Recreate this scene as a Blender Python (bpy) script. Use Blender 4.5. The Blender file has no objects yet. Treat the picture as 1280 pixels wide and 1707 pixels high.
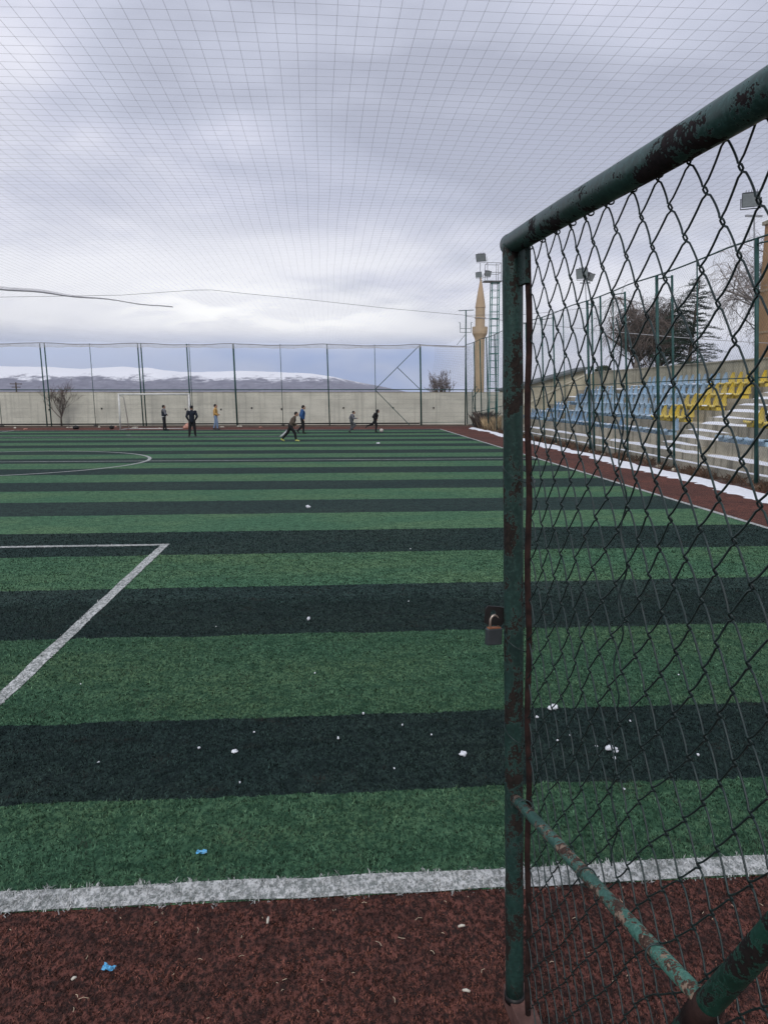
import bpy, math, random
import numpy as np
from mathutils import Vector, Matrix
random.seed(7); RNG = np.random.default_rng(7)
S = bpy.context.scene; COL = S.collection
R = math.radians
# ---------------------------------------------------------------- camera
cam = bpy.data.cameras.new('camera'); co = bpy.data.objects.new('camera', cam); COL.objects.link(co)
CAMZ = 2.07
co.location = (0, 0, CAMZ); co.rotation_euler = (R(90 - 8.842), 0, R(-4.35))
cam.sensor_fit = 'VERTICAL'; cam.sensor_height = 36; cam.lens = 1260 / 1707 * 36
cam.clip_start = 0.05; cam.clip_end = 30000
S.camera = co
S.render.resolution_x = 767; S.render.resolution_y = 1024
S.view_settings.view_transform = 'Standard'; S.view_settings.look = 'None'
S.view_settings.exposure = 0.0; S.view_settings.gamma = 1
# ---------------------------------------------------------------- sun and sky
SUN_EL, SUN_AZ = 40, 200          # azimuth clockwise from +Y
sl = bpy.data.lights.new('sun', 'SUN'); so = bpy.data.objects.new('sun', sl); COL.objects.link(so)
sl.energy = 1.5; sl.angle = R(25); sl.color = (1, .97, .93)
so.location = (0, 0, 30)
so.rotation_euler = (R(90 - SUN_EL), 0, R(180 - SUN_AZ))
W = bpy.data.worlds.new('World'); S.world = W; W.use_nodes = True
wt = W.node_tree; wt.nodes.clear()


class NT:
    """tiny node helper"""
    def __init__(s, tree): s.t = tree
    def n(s, typ, **kw):
        nd = s.t.nodes.new(typ)
        for k, v in kw.items():
            if k.startswith('i_'):
                key = k[2:]; key = int(key) if key.isdigit() else key.replace('_', ' ')
                s.put(nd.inputs[key], v)
            else: setattr(nd, k, v)
        return nd
    def put(s, sock, v):
        if isinstance(v, bpy.types.NodeSocket): s.t.links.new(v, sock)
        else: sock.default_value = v
    def math(s, op, a, b=0.0, c=0.0, clamp=False):
        nd = s.n('ShaderNodeMath', operation=op, use_clamp=clamp)
        s.put(nd.inputs[0], a); s.put(nd.inputs[1], b); s.put(nd.inputs[2], c); return nd.outputs[0]
    def noise(s, vec, scale, detail=4, rough=.55, dist=0.0):
        nd = s.n('ShaderNodeTexNoise'); s.put(nd.inputs['Vector'], vec)
        nd.inputs['Scale'].default_value = scale; nd.inputs['Detail'].default_value = detail
        nd.inputs['Roughness'].default_value = rough; nd.inputs['Distortion'].default_value = dist
        return nd.outputs['Fac']
    def ramp(s, fac, stops):
        nd = s.n('ShaderNodeValToRGB'); s.put(nd.inputs['Fac'], fac)
        cr = nd.color_ramp
        while len(cr.elements) < len(stops): cr.elements.new(.5)
        for e, (p, c) in zip(cr.elements, stops):
            e.position = p; e.color = (*c, 1) if not isinstance(c, (int, float)) else (c, c, c, 1)
        return nd.outputs['Color']
    def mix(s, fac, a, b, mode='MIX'):
        nd = s.n('ShaderNodeMix', data_type='RGBA', blend_type=mode)
        s.put(nd.inputs[0], fac)
        for i, v in ((6, a), (7, b)):
            s.put(nd.inputs[i], (*v, 1) if isinstance(v, tuple) and len(v) == 3 else v)
        return nd.outputs[2]
    def mapr(s, v, a, b, c=0.0, d=1.0, smooth=True):
        nd = s.n('ShaderNodeMapRange'); nd.interpolation_type = 'SMOOTHSTEP' if smooth else 'LINEAR'
        s.put(nd.inputs[0], v)
        for i, x in zip((1, 2, 3, 4), (a, b, c, d)): nd.inputs[i].default_value = x
        return nd.outputs[0]
    def scalev(s, vec, sc, off=(0, 0, 0)):
        nd = s.n('ShaderNodeMapping'); s.put(nd.inputs['Vector'], vec)
        nd.inputs['Scale'].default_value = sc; nd.inputs['Location'].default_value = off
        return nd.outputs[0]


def build_sky():
    g = NT(wt)
    tc = g.n('ShaderNodeTexCoord').outputs['Generated']
    sep = g.n('ShaderNodeSeparateXYZ'); g.put(sep.inputs[0], tc)
    x, y, z = sep.outputs
    zz = g.math('MAXIMUM', z, 0.0)
    den = g.math('ADD', zz, 0.30)
    u = g.math('DIVIDE', x, den); v = g.math('DIVIDE', y, den)
    cmb = g.n('ShaderNodeCombineXYZ'); g.put(cmb.inputs[0], u); g.put(cmb.inputs[1], v); g.put(cmb.inputs[2], 0.3)
    big = g.noise(g.scalev(cmb.outputs[0], (.75, 1, 1), (4.1, 2.2, 0)), 1.5, 3, .45, .35)
    fine = g.noise(g.scalev(cmb.outputs[0], (.7, 1.3, 1), (1.1, .3, 0)), 4.0, 5, .5, .3)
    f = g.math('ADD', g.math('MULTIPLY', big, .72), g.math('MULTIPLY', fine, .28))
    cloud = g.ramp(f, [(.40, (.47, .495, .605)), (.48, (.60, .63, .755)), (.53, (.70, .72, .85)), (.60, (.86, .87, .97))])
    midd = g.math('MULTIPLY', g.mapr(z, .13, .20), g.mapr(z, .36, .26))
    midd = g.math('MULTIPLY', midd, g.mapr(g.noise(g.scalev(tc, (1.2, 1, 3)), 2.6, 5, .55, .4), .36, .62))
    cloud = g.mix(g.math('MULTIPLY', midd, .55), cloud, (.47, .50, .63))
    # breaks of brighter cloud low down
    low = g.math('MULTIPLY', g.mapr(z, .05, .085), g.mapr(z, .24, .13))
    br = g.math('MULTIPLY', low, g.mapr(g.noise(g.scalev(tc, (1, 1, 3.6), (0, 0, .2)), 3.4, 5, .55, .3), .34, .60))
    cloud = g.mix(g.math('MULTIPLY', br, .9), cloud, (1.03, 1.035, 1.08))
    az0 = g.math('ARCTAN2', x, y)
    spot = g.math('MULTIPLY', g.math('MULTIPLY', g.mapr(z, .068, .095), g.mapr(z, .15, .105)), g.math('MULTIPLY', g.mapr(az0, -.34, -.15), g.mapr(az0, .16, -.02)))
    spot = g.math('MULTIPLY', spot, g.mapr(g.noise(g.scalev(tc, (1, 1, 4)), 8, 4, .6, .3), .42, .62))
    cloud = g.mix(spot, cloud, (1.25, 1.25, 1.25))
    # a veil of rain cloud, blue grey, hanging low over the hills ahead and to the left
    az = g.math('ARCTAN2', x, y)
    veil = g.math('MULTIPLY', g.mapr(z, .085, .045), g.mapr(az, .24, .12))
    vcol = g.mix(g.mapr(az, -.42, .05), (.52, .61, .84), (.29, .41, .72))
    vcol = g.mix(g.mapr(g.noise(g.scalev(tc, (1, 1, 2.5)), 7, 3), .35, .7), vcol, (.48, .56, .78))
    cloud = g.mix(g.math('MULTIPLY', veil, .9), cloud, vcol)
    # pale overcast on the right
    right = g.math('MULTIPLY', g.mapr(az, .10, .35), g.mapr(z, .32, .02))
    cloud = g.mix(g.math('MULTIPLY', right, .55), cloud, (.73, .75, .86))
    sky = g.n('ShaderNodeTexSky', sky_type='NISHITA')
    sky.sun_disc = False; sky.sun_elevation = R(SUN_EL); sky.sun_rotation = R(SUN_AZ)
    sc = g.mix(1.0, cloud, (10.0, 10.0, 10.0), 'MULTIPLY')
    col = g.mix(.96, sky.outputs[0], sc)
    bg = g.n('ShaderNodeBackground'); g.put(bg.inputs[0], col); bg.inputs[1].default_value = .1
    out = g.n('ShaderNodeOutputWorld'); g.put(out.inputs[0], bg.outputs[0])
build_sky()

# ---------------------------------------------------------------- materials
def newmat(name, rough=.8, metallic=0.0, spec=.3):
    m = bpy.data.materials.new(name); m.use_nodes = True
    t = m.node_tree; b = t.nodes['Principled BSDF']
    b.inputs['Roughness'].default_value = rough; b.inputs['Metallic'].default_value = metallic
    b.inputs['Specular IOR Level'].default_value = spec
    return m, NT(t), b

def objco(g): return g.n('ShaderNodeTexCoord').outputs['Object']
def wpos(g): return g.n('ShaderNodeNewGeometry').outputs['Position']

def bump(g, b, h, strength=.4, dist=.01):
    nd = g.n('ShaderNodeBump'); nd.inputs['Strength'].default_value = strength; nd.inputs['Distance'].default_value = dist
    g.put(nd.inputs['Height'], h); g.put(b.inputs['Normal'], nd.outputs[0])

def simple(name, col, rough=.8, var=.25, scale=8, metallic=0.0, bmp=0.0, bscale=40, spec=.3):
    m, g, b = newmat(name, rough, metallic, spec)
    p = objco(g); f = g.noise(p, scale, 5, .6)
    lo = tuple(c * (1 - var) for c in col); hi = tuple(min(1, c * (1 + var)) for c in col)
    g.put(b.inputs['Base Color'], g.mix(g.mapr(f, .3, .7), lo, hi))
    if bmp: bump(g, b, g.noise(p, bscale, 4), bmp, .005)
    return m

def paint_rust(name, paint, rust, amount=.5, scale=7, rough=.45, bright=None, streak=(1, 1, .35)):
    m, g, b = newmat(name, rough)
    p = objco(g)
    n1 = g.noise(g.scalev(p, streak), scale, 8, .62, .4); n2 = g.noise(p, scale * 6, 5, .6)
    n4 = g.noise(p, scale * 14, 4, .7)
    n1r = g.math('ADD', n1, g.math('ADD', g.math('MULTIPLY', g.math('SUBTRACT', n2, .5), .42), g.math('MULTIPLY', g.math('SUBTRACT', n4, .5), .22)))
    mk = g.mapr(n1r, .64 - amount * .25, .67 - amount * .25)
    edge = g.math('MULTIPLY', g.mapr(n1r, .60 - amount * .25, .635 - amount * .25), g.math('SUBTRACT', 1.0, mk))
    pc = g.mix(g.mapr(n2, .3, .7), tuple(c * .72 for c in paint), tuple(c * 1.3 for c in paint))
    rc = g.mix(g.mapr(n2, .35, .65), tuple(c * .5 for c in rust), tuple(c * 1.35 for c in rust))
    if bright:
        n3 = g.noise(p, scale * 2.3, 6, .6, .3)
        rc = g.mix(g.mapr(n3, .52, .58), rc, bright)
    soot = g.noise(g.scalev(p, (1, 1, .6)), scale * .35, 4, .6)
    pc = g.mix(g.mapr(soot, .42, .66, 0, .6), pc, tuple(c * .4 for c in paint))
    pc = g.mix(g.math('MULTIPLY', edge, .5), pc, tuple(min(1, c * 1.9 + .012) for c in paint))
    g.put(b.inputs['Base Color'], g.mix(mk, pc, rc))
    g.put(b.inputs['Roughness'], g.mapr(mk, 0, 1, rough, .9, False))
    bump(g, b, g.math('SUBTRACT', g.math('MULTIPLY', n2, .3), mk), .5, .002)
    return m

def turf_common(g, p):
    """tint of fibre clumps: fine flecks, clumps and worn areas"""
    fl = g.noise(g.scalev(p, (1, .55, 1)), 55, 3, .7)
    cl = g.noise(g.scalev(p, (.8, 1, 1)), 9, 4, .62)
    wr = g.noise(g.scalev(p, (.5, 1, 1)), .7, 5, .62)
    return fl, cl, wr

def turf_mat(name, kind, blade=False, gain=1.42):
    m, g, b = newmat(name, .85, 0, .06)
    p = wpos(g); fl, cl, wr = turf_common(g, p)
    if kind == 'green':
        sep = g.n('ShaderNodeSeparateXYZ'); g.put(sep.inputs[0], p); Y = sep.outputs[1]
        wob = g.math('MULTIPLY', g.math('SUBTRACT', g.noise(p, 1.3, 9, .82), .5), .24)
        Y2 = g.math('ADD', Y, wob)
        fr = g.math('FRACT', g.math('DIVIDE', g.math('SUBTRACT', Y2, 6.39), 3.42))
        dark_far = g.math('MULTIPLY', g.math('LESS_THAN', fr, .497), g.math('GREATER_THAN', Y2, 6.3))
        dark_near = g.math('MULTIPLY', g.math('GREATER_THAN', Y2, 3.70), g.math('LESS_THAN', Y2, 4.67))
        dk = g.math('MAXIMUM', dark_far, dark_near)
        A = (.060, .165, .085); Bc = (.023, .046, .044)
        light = g.mix(g.mapr(wr, .35, .7), (.066, .152, .086), (.108, .190, .094))
        darkc = g.mix(g.mapr(wr, .35, .7), (.026, .048, .043), (.036, .060, .050))
        if blade: light = g.mix(.22, light, (.085, .115, .08))
        base = g.mix(dk, light, darkc); lowc = g.mix(dk, (.022, .06, .035), (.010, .018, .018))
    elif kind == 'red':
        base = g.mix(g.mapr(wr, .35, .7), (.120, .054, .041), (.185, .072, .051))
        lowc = (.030, .021, .022)
    else:
        base = g.mix(g.mapr(wr, .3, .7), (.44, .45, .44), (.56, .57, .56)); lowc = (.12, .14, .13)
    if blade:
        at = g.n('ShaderNodeAttribute', attribute_name='rnd').outputs['Fac']
        k = g.math('ADD', .10, g.math('MULTIPLY', g.math('MULTIPLY', at, at), 1.75))
        if kind == 'white': k = g.math('ADD', .38, g.math('MULTIPLY', at, .95))
        kk = g.n('ShaderNodeCombineColor')
        for i in range(3): g.put(kk.inputs[i], k)
        col = g.mix(1.0, base, kk.outputs[0], 'MULTIPLY')
        col = g.mix(g.mapr(cl, .58, .38, 0, .62 if kind != 'white' else .3), col, lowc)
        blot = g.noise(g.scalev(p, (1, 1.3, 1)), 3.1, 5, .68, .5)
        if kind != 'white': col = g.mix(g.mapr(blot, .54, .70, 0, .6), col, (.040, .034, .030))
    else:
        base = g.mix(1.0, base, (gain, gain, gain) if kind != 'white' else (1.2, 1.2, 1.2), 'MULTIPLY')
        col = g.mix(g.mapr(fl, .60, .40, 0, .92 if kind != 'white' else .8), base, lowc)
        col = g.mix(g.mapr(cl, .54, .36, 0, .55 if kind != 'white' else .25), col, lowc)
        bump(g, b, fl, .6, .02)
    g.put(b.inputs['Base Color'], col)
    return m

M = {}
M['turf'] = turf_mat('turf_green', 'green'); M['turf_b'] = turf_mat('turf_green_fibre', 'green', True)
M['red'] = turf_mat('turf_red', 'red'); M['red_b'] = turf_mat('turf_red_fibre', 'red', True)
M['white'] = turf_mat('turf_white', 'white'); M['white_b'] = turf_mat('turf_white_fibre', 'white', True)
M['earth'] = simple('earth', (.10, .085, .055), .95, .4, .6, bmp=.5, bscale=6)
M['dirt'] = simple('dirt', (.075, .050, .038), .95, .55, 3, bmp=.6, bscale=14)
M['gate'] = paint_rust('gate_paint', (.017, .046, .039), (.018, .0135, .011), .46, 15, .5, None, (1, 1, .5))
M['gate_top'] = paint_rust('gate_top_paint', (.022, .066, .058), (.016, .011, .012), .46, 12, .4, None, (1, .5, 1))
M['brace'] = paint_rust('brace_paint', (.050, .140, .112), (.060, .036, .028), .58, 26, .5, (.24, .175, .13), (1, .8, 1))
M['brace_thick'] = paint_rust('brace_dark_paint', (.011, .058, .040), (.012, .009, .008), .48, 14, .45, None, (1, 1, 1))
M['rustbar'] = simple('rusty_steel', (.022, .010, .008), .85, .6, 25, bmp=.4)
M['rail_rust'] = simple('rusty_channel', (.115, .060, .050), .8, .35, 14, bmp=.4)
M['wire'] = simple('coated_wire', (.012, .027, .026), .4, .3, 60, spec=.4)
M['black'] = simple('black_steel', (.013, .012, .012), .5, .4, 20)
M['lock'] = simple('lock_body', (.042, .050, .054), .42, .15, 30, spec=.5)
M['shackle'] = simple('shackle_steel', (.45, .38, .32), .35, .35, 60, metallic=.7)
M['shackle_collar'] = simple('shackle_rust', (.25, .10, .05), .7, .35, 60)
M['fence'] = simple('fence_paint', (.018, .065, .060), .5, .3, 3)
M['fencewire'] = simple('fence_wire', (.05, .10, .095), .5, .2, 3)
M['net'] = simple('net_cord', (.27, .27, .29), .8, .15, 3)
M['netw'] = simple('net_cord_pale', (.50, .50, .52), .8, .1, 3)
M['goal'] = simple('goal_paint', (.62, .62, .60), .5, .12, 6)
M['mast'] = simple('mast_paint', (.035, .17, .15), .5, .25, 2)
M['galv'] = simple('galvanised', (.30, .31, .33), .5, .2, 6, metallic=.3)
M['lamp_body'] = simple('floodlight_housing', (.06, .065, .07), .5, .25, 8)
M['lamp_glass'] = simple('floodlight_glass', (.30, .33, .34), .15, .1, 8, spec=.6)
M['snow'] = simple('snow', (.80, .82, .86), .7, .06, 14, bmp=.4, bscale=30)
M['minaret'] = simple('minaret_stone', (.46, .345, .22), .85, .10, .35)
M['minaret_roof'] = simple('minaret_spire', (.45, .33, .21), .8, .08, .35)
M['tower'] = simple('tower_render', (.42, .26, .14), .85, .15, .8)
M['bark'] = simple('bark', (.105, .085, .070), .9, .3, 4)
M['twig'] = simple('twigs', (.135, .105, .092), .9, .3, 1.5)
M['twigl'] = simple('pale_twigs', (.30, .27, .26), .9, .25, 1.5)
M['twigd'] = simple('dark_twigs', (.075, .060, .052), .9, .3, 1.5)
M['bark_pale'] = simple('pale_bark', (.30, .26, .22), .9, .3, 4)
M['needle'] = simple('needles', (.030, .048, .034), .8, .4, 2)
M['bush'] = simple('bush_leaf', (.050, .062, .034), .8, .4, 3)
M['bushbrown'] = simple('bush_brown', (.17, .10, .07), .9, .35, 3)
M['weed'] = simple('dry_weed', (.36, .27, .16), .9, .4, 2)
M['weedd'] = simple('dead_weed', (.11, .065, .042), .9, .5, 2)
M['seat_blue'] = simple('seat_blue', (.33, .49, .63), .45, .10, 3, spec=.4)
M['seat_deep'] = simple('seat_deep_blue', (.17, .31, .47), .45, .12, 3, spec=.4)
M['seat_yellow'] = simple('seat_yellow', (.68, .50, .055), .45, .10, 3, spec=.4)
M['skin'] = simple('skin', (.42, .25, .18), .6, .08, 10)
M['hair'] = simple('hair', (.012, .010, .009), .7, .2, 40)
M['grey_roof'] = simple('grey_roof', (.12, .13, .13), .8, .2, 1)
M['bag'] = simple('bag', (.50, .26, .20), .6, .2, 10)
M['blue_foil'] = simple('wrapper_blue', (.09, .36, .62), .3, .65, 70, spec=.6)
M['straw'] = simple('straw', (.50, .40, .28), .8, .25, 40)
M['paper'] = simple('paper', (.55, .52, .44), .8, .1, 40)
M['cable'] = simple('cable', (.06, .06, .065), .6, .1, 3)
M['cable_pale'] = simple('cable_pale', (.42, .42, .44), .6, .1, 3)

def concrete(name, col, boards=0.0, stain=.5, fine=6):
    m, g, b = newmat(name, .92, 0, .2)
    p = wpos(g); n1 = g.noise(g.scalev(p, (.6, .6, 1.6)), .9, 7, .62, .3); n2 = g.noise(p, fine, 5, .65)
    c = g.mix(g.mapr(n1, .36, .66), tuple(x * (1 - .38 * stain) for x in col), tuple(min(1, x * 1.08) for x in col))
    c = g.mix(g.mapr(n2, .62, .74, 0, stain), c, tuple(x * .45 for x in col))
    st = g.noise(g.scalev(p, (3.2, 3.2, .14)), 1.3, 5, .6)
    c = g.mix(g.mapr(st, .50, .66, 0, .8 * stain), c, tuple(x * .30 for x in col))
    if boards:
        sep = g.n('ShaderNodeSeparateXYZ'); g.put(sep.inputs[0], p)
        fr = g.math('FRACT', g.math('ADD', g.math('DIVIDE', sep.outputs[2], boards), g.math('MULTIPLY', n1, .25)))
        ln = g.math('MULTIPLY', g.math('LESS_THAN', fr, .075), g.mapr(g.noise(g.scalev(p, (.35, .35, 6)), 1.1, 3, .6), .42, .56))
        c = g.mix(g.math('MULTIPLY', ln, .42), c, tuple(x * .33 for x in col))
        px = g.math('FRACT', g.math('DIVIDE', sep.outputs[0], 2.44))
        c = g.mix(g.math('MULTIPLY', g.math('LESS_THAN', px, .012), .35), c, tuple(x * .4 for x in col))
    g.put(b.inputs['Base Color'], c); bump(g, b, n2, .4, .01)
    return m
M['wall'] = concrete('board_concrete', (.60, .585, .50), .29, .26)
M['stand'] = concrete('stand_concrete', (.50, .455, .36), 0, .95, 9)
M['stand_wall'] = concrete('stand_wall_concrete', (.48, .44, .33), 0, .6, 5)

def mountain_mat():
    m, g, b = newmat('mountain', .95, 0, .1)
    p = wpos(g); sep = g.n('ShaderNodeSeparateXYZ'); g.put(sep.inputs[0], p)
    n = g.noise(g.scalev(p, (1, .35, 2)), .0045, 8, .68); n2 = g.noise(g.scalev(p, (1, .5, 1)), .018, 7, .72)
    h = g.math('ADD', sep.outputs[2], g.math('ADD', g.math('MULTIPLY', g.math('SUBTRACT', n, .5), 190), g.math('MULTIPLY', g.math('SUBTRACT', n2, .5), 170)))
    sn = g.mapr(h, 92, 140)
    rock = g.mix(g.mapr(n2, .3, .7), (.11, .11, .15), (.24, .235, .29))
    c = g.mix(sn, rock, (.93, .94, .97))
    g.put(b.inputs['Base Color'], c); return m
M['mountain'] = mountain_mat()

# ---------------------------------------------------------------- mesh builder
class MB:
    def __init__(s): s.v = []; s.f = []
    def add(s, vs, fs):
        o = len(s.v); s.v.extend([tuple(map(float, v)) for v in vs]); s.f.extend([tuple(i + o for i in f) for f in fs]); return s
    def box(s, c, d, rot=None):
        hx, hy, hz = d[0] / 2, d[1] / 2, d[2] / 2
        vs = [Vector((x, y, z)) for x in (-hx, hx) for y in (-hy, hy) for z in (-hz, hz)]
        if rot is not None: vs = [rot @ v for v in vs]
        vs = [v + Vector(c) for v in vs]
        return s.add(vs, [(0, 1, 3, 2), (4, 6, 7, 5), (0, 4, 5, 1), (2, 3, 7, 6), (0, 2, 6, 4), (1, 5, 7, 3)])
    def bar(s, a, b, w, h=None, up=(0, 0, 1)):
        a = Vector(a); b = Vector(b); d = (b - a); L = d.length; d.normalize()
        u = Vector(up)
        if abs(d.dot(u)) > .95: u = Vector((1, 0, 0))
        x = d.cross(u).normalized(); y = x.cross(d)
        rot = Matrix((x, d, y)).transposed()
        return s.box((a + b) / 2, (w, L, h or w), rot)
    def path(s, pts, r, n=8, cap=True):
        pts = [Vector(p) for p in pts]; k = len(pts)
        rr = r if isinstance(r, (list, tuple)) else [r] * k
        ref = None; vs = []
        for i, p in enumerate(pts):
            d = (pts[min(i + 1, k - 1)] - pts[max(i - 1, 0)])
            if d.length < 1e-9: d = Vector((0, 0, 1))
            d.normalize()
            if ref is None or abs(ref.dot(d)) > .98:
                ref = Vector((0, 0, 1)) if abs(d.z) < .9 else Vector((1, 0, 0))
            x = (ref - d * ref.dot(d)).normalized(); ref = x; y = d.cross(x)
            for j in range(n):
                a = 2 * math.pi * j / n; vs.append(p + (x * math.cos(a) + y * math.sin(a)) * rr[i])
        fs = [(i * n + j, i * n + (j + 1) % n, (i + 1) * n + (j + 1) % n, (i + 1) * n + j) for i in range(k - 1) for j in range(n)]
        if cap: fs += [tuple(range(n))[::-1], tuple((k - 1) * n + j for j in range(n))]
        return s.add(vs, fs)
    def tube(s, a, b, r, r2=None, n=8, cap=True): return s.path([a, b], [r, r if r2 is None else r2], n, cap)
    def lathe(s, c, prof, n=24):
        vs = []; k = len(prof)
        for r, z in prof:
            for j in range(n):
                a = 2 * math.pi * j / n; vs.append((c[0] + r * math.cos(a), c[1] + r * math.sin(a), c[2] + z))
        fs = [(i * n + j, i * n + (j + 1) % n, (i + 1) * n + (j + 1) % n, (i + 1) * n + j) for i in range(k - 1) for j in range(n)]
        fs += [tuple(range(n))[::-1], tuple((k - 1) * n + j for j in range(n))]
        return s.add(vs, fs)
    def ell(s, c, r, rot=None, nu=16, nv=10):
        vs = []; fs = []
        for i in range(1, nv):
            t = math.pi * i / nv
            for j in range(nu):
                a = 2 * math.pi * j / nu
                vs.append(Vector((r[0] * math.sin(t) * math.cos(a), r[1] * math.sin(t) * math.sin(a), r[2] * math.cos(t))))
        vs += [Vector((0, 0, r[2])), Vector((0, 0, -r[2]))]; N = len(vs)
        for i in range(nv - 2):
            for j in range(nu): fs.append((i * nu + j, (i + 1) * nu + j, (i + 1) * nu + (j + 1) % nu, i * nu + (j + 1) % nu))
        for j in range(nu):
            fs.append((N - 2, j, (j + 1) % nu)); fs.append((N - 1, (nv - 2) * nu + (j + 1) % nu, (nv - 2) * nu + j))
        if rot is not None: vs = [rot @ v for v in vs]
        return s.add([v + Vector(c) for v in vs], fs)
    def grid(s, P):
        """P[i][j] points"""
        ni = len(P); nj = len(P[0]); vs = [p for row in P for p in row]
        return s.add(vs, [(i * nj + j, (i + 1) * nj + j, (i + 1) * nj + j + 1, i * nj + j + 1) for i in range(ni - 1) for j in range(nj - 1)])
    def extrude(s, poly, a0, a1, axis='y'):
        """poly = closed outline in (x,z) for axis y, in (y,z) for axis x"""
        k = len(poly)
        P = (lambda p, a: (p[0], a, p[1])) if axis == 'y' else (lambda p, a: (a, p[0], p[1]))
        vs = [P(p, a0) for p in poly] + [P(p, a1) for p in poly]
        fs = [(i, (i + 1) % k, k + (i + 1) % k, k + i) for i in range(k)] + [tuple(range(k))[::-1], tuple(range(k, 2 * k))]
        return s.add(vs, fs)
    def build(s, name, mat, parent=None, smooth=False, bevel=0.0):
        off = Vector(parent['base']) if parent is not None and 'base' in parent.keys() else Vector((0, 0, 0))
        me = bpy.data.meshes.new(name)
        me.from_pydata([(v[0] - off.x, v[1] - off.y, v[2] - off.z) for v in s.v], [], s.f)
        me.validate(); me.update()
        if smooth: me.polygons.foreach_set('use_smooth', [True] * len(me.polygons))
        o = bpy.data.objects.new(name, me); COL.objects.link(o)
        if mat is not None: me.materials.append(mat)
        if parent is not None: o.parent = parent
        if bevel:
            b = o.modifiers.new('bevel', 'BEVEL'); b.width = bevel; b.segments = 2
        return o

def tag(o, label=None, cat=None, group=None, kind=None):
    if label: o['label'] = label
    if cat: o['category'] = cat
    if group: o['group'] = group
    if kind: o['kind'] = kind
    return o

def thing(name, loc, label, cat, group=None):
    o = bpy.data.objects.new(name, None); COL.objects.link(o); o.location = loc; o.empty_display_size = .2
    o['base'] = tuple(loc); return tag(o, label, cat, group)

def sub(o, base):
    """let a part carry sub-parts"""
    o['base'] = tuple(base); return o

# ---------------------------------------------------------------- ground, pitch, markings
FX0, FX1, FY0, FY1 = -27.1, 6.90, 2.87, 45.45
CXM = -10.1
mb = MB(); mb.grid([[(-8500, -280, -.012), (8500, -280, -.012)], [(-8500, 8500, -.012), (8500, 8500, -.012)]])
tag(mb.build('ground', M['earth']), kind='structure')
mb = MB(); mb.grid([[(-30, -3, 0), (9.42, -3, 0)], [(-30, 49.2, 0), (9.42, 49.2, 0)]])
tag(mb.build('running_strip', M['red']), kind='structure')
mb = MB(); mb.grid([[(-30, 49.2, 0), (9.42, 49.2, 0)], [(-30, 52.1, 0.02), (9.42, 52.1, 0.02)]])
tag(mb.build('dirt_verge', M['dirt']), kind='structure')
mb = MB(); mb.grid([[(9.42, -3, 0), (10.1, -3, .03)], [(9.42, 52.1, 0), (10.1, 52.1, .03)]])
tag(mb.build('dirt_path', M['dirt']), kind='structure')
mb = MB(); mb.grid([[(FX0, FY0, .004), (FX1, FY0, .004)], [(FX0, FY1, .004), (FX1, FY1, .004)]])
tag(mb.build('pitch', M['turf']), kind='structure')

def pile_shade_mat(name, cols):
    m, g, b = newmat(name, .95, 0, .05); p = wpos(g); fl, cl, wr = turf_common(g, p)
    c = g.mix(g.mapr(fl, .60, .42), cols[1], cols[0]); c = g.mix(g.mapr(cl, .56, .38, 0, .5), c, cols[0])
    g.put(b.inputs['Base Color'], c); bump(g, b, fl, .6, .02); return m
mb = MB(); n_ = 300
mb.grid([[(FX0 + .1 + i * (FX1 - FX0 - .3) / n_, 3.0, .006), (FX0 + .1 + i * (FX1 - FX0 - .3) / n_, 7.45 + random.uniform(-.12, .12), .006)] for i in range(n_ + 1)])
tag(mb.build('pitch_near_shade', turf_mat('turf_green_shaded', 'green', False, .86)), kind='structure')  # darker copy of the green turf: shade deep in the near pile, painted
mb = MB(); mb.grid([[(-20, -1, .003), (9.0, -1, .003)], [(-20, 2.86, .003), (9.0, 2.86, .003)]])
tag(mb.build('strip_near_shade', pile_shade_mat('turf_red_shaded', ((.034, .022, .020), (.150, .062, .050)))), kind='structure')  # darker red sheet with the shade between near fibres put into its colour
mb = MB(); Z = .010
def jline(a, b, w, step=.25, jit=.008):
    a = np.array(a, float); b = np.array(b, float); L = np.linalg.norm(b - a); d = (b - a) / L; n = np.array([-d[1], d[0]])
    k = max(2, int(L / step)); P = []
    for i in range(k + 1):
        p = a + d * L * i / k
        P.append([(*(p - n * (w / 2 + random.uniform(-jit, jit))), Z), (*(p + n * (w / 2 + random.uniform(-jit, jit))), Z)])
    mb.grid(P)
lw = .11
jline((FX0, 2.935), (FX1, 2.935), .13)
jline((FX0, FY1 - .05), (FX1, FY1 - .05), .10)
jline((FX0, 24.16), (FX1 - .1, 24.16), .10)
jline((FX1 - .05, 3.0), (FX1 - .05, FY1 - .1), .10, 1)
jline((FX0 + .05, 3.0), (FX0 + .05, FY1 - .1), .10, 1)
for s, y0, y1 in ((1, 3.0, 10.50), (-1, 45.35, 37.9)):
    for x in (-2.25, 2 * CXM + 2.25): jline((x, y0), (x, y1 - s * .055), lw)
    jline((2 * CXM + 2.25 - .055, y1), (-2.25 + .055, y1), lw)
    jline((CXM - .12, y1 - s * 1.9), (CXM + .12, y1 - s * 1.9), .2)
P = []
for i in range(121):
    a = 2 * math.pi * i / 120; P.append([(CXM + r * math.cos(a), 24.16 + r * math.sin(a), Z + .001) for r in (4.42, 4.53)])
mb.grid(P)
tag(mb.build('pitch_markings', M['white']), kind='structure')

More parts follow.
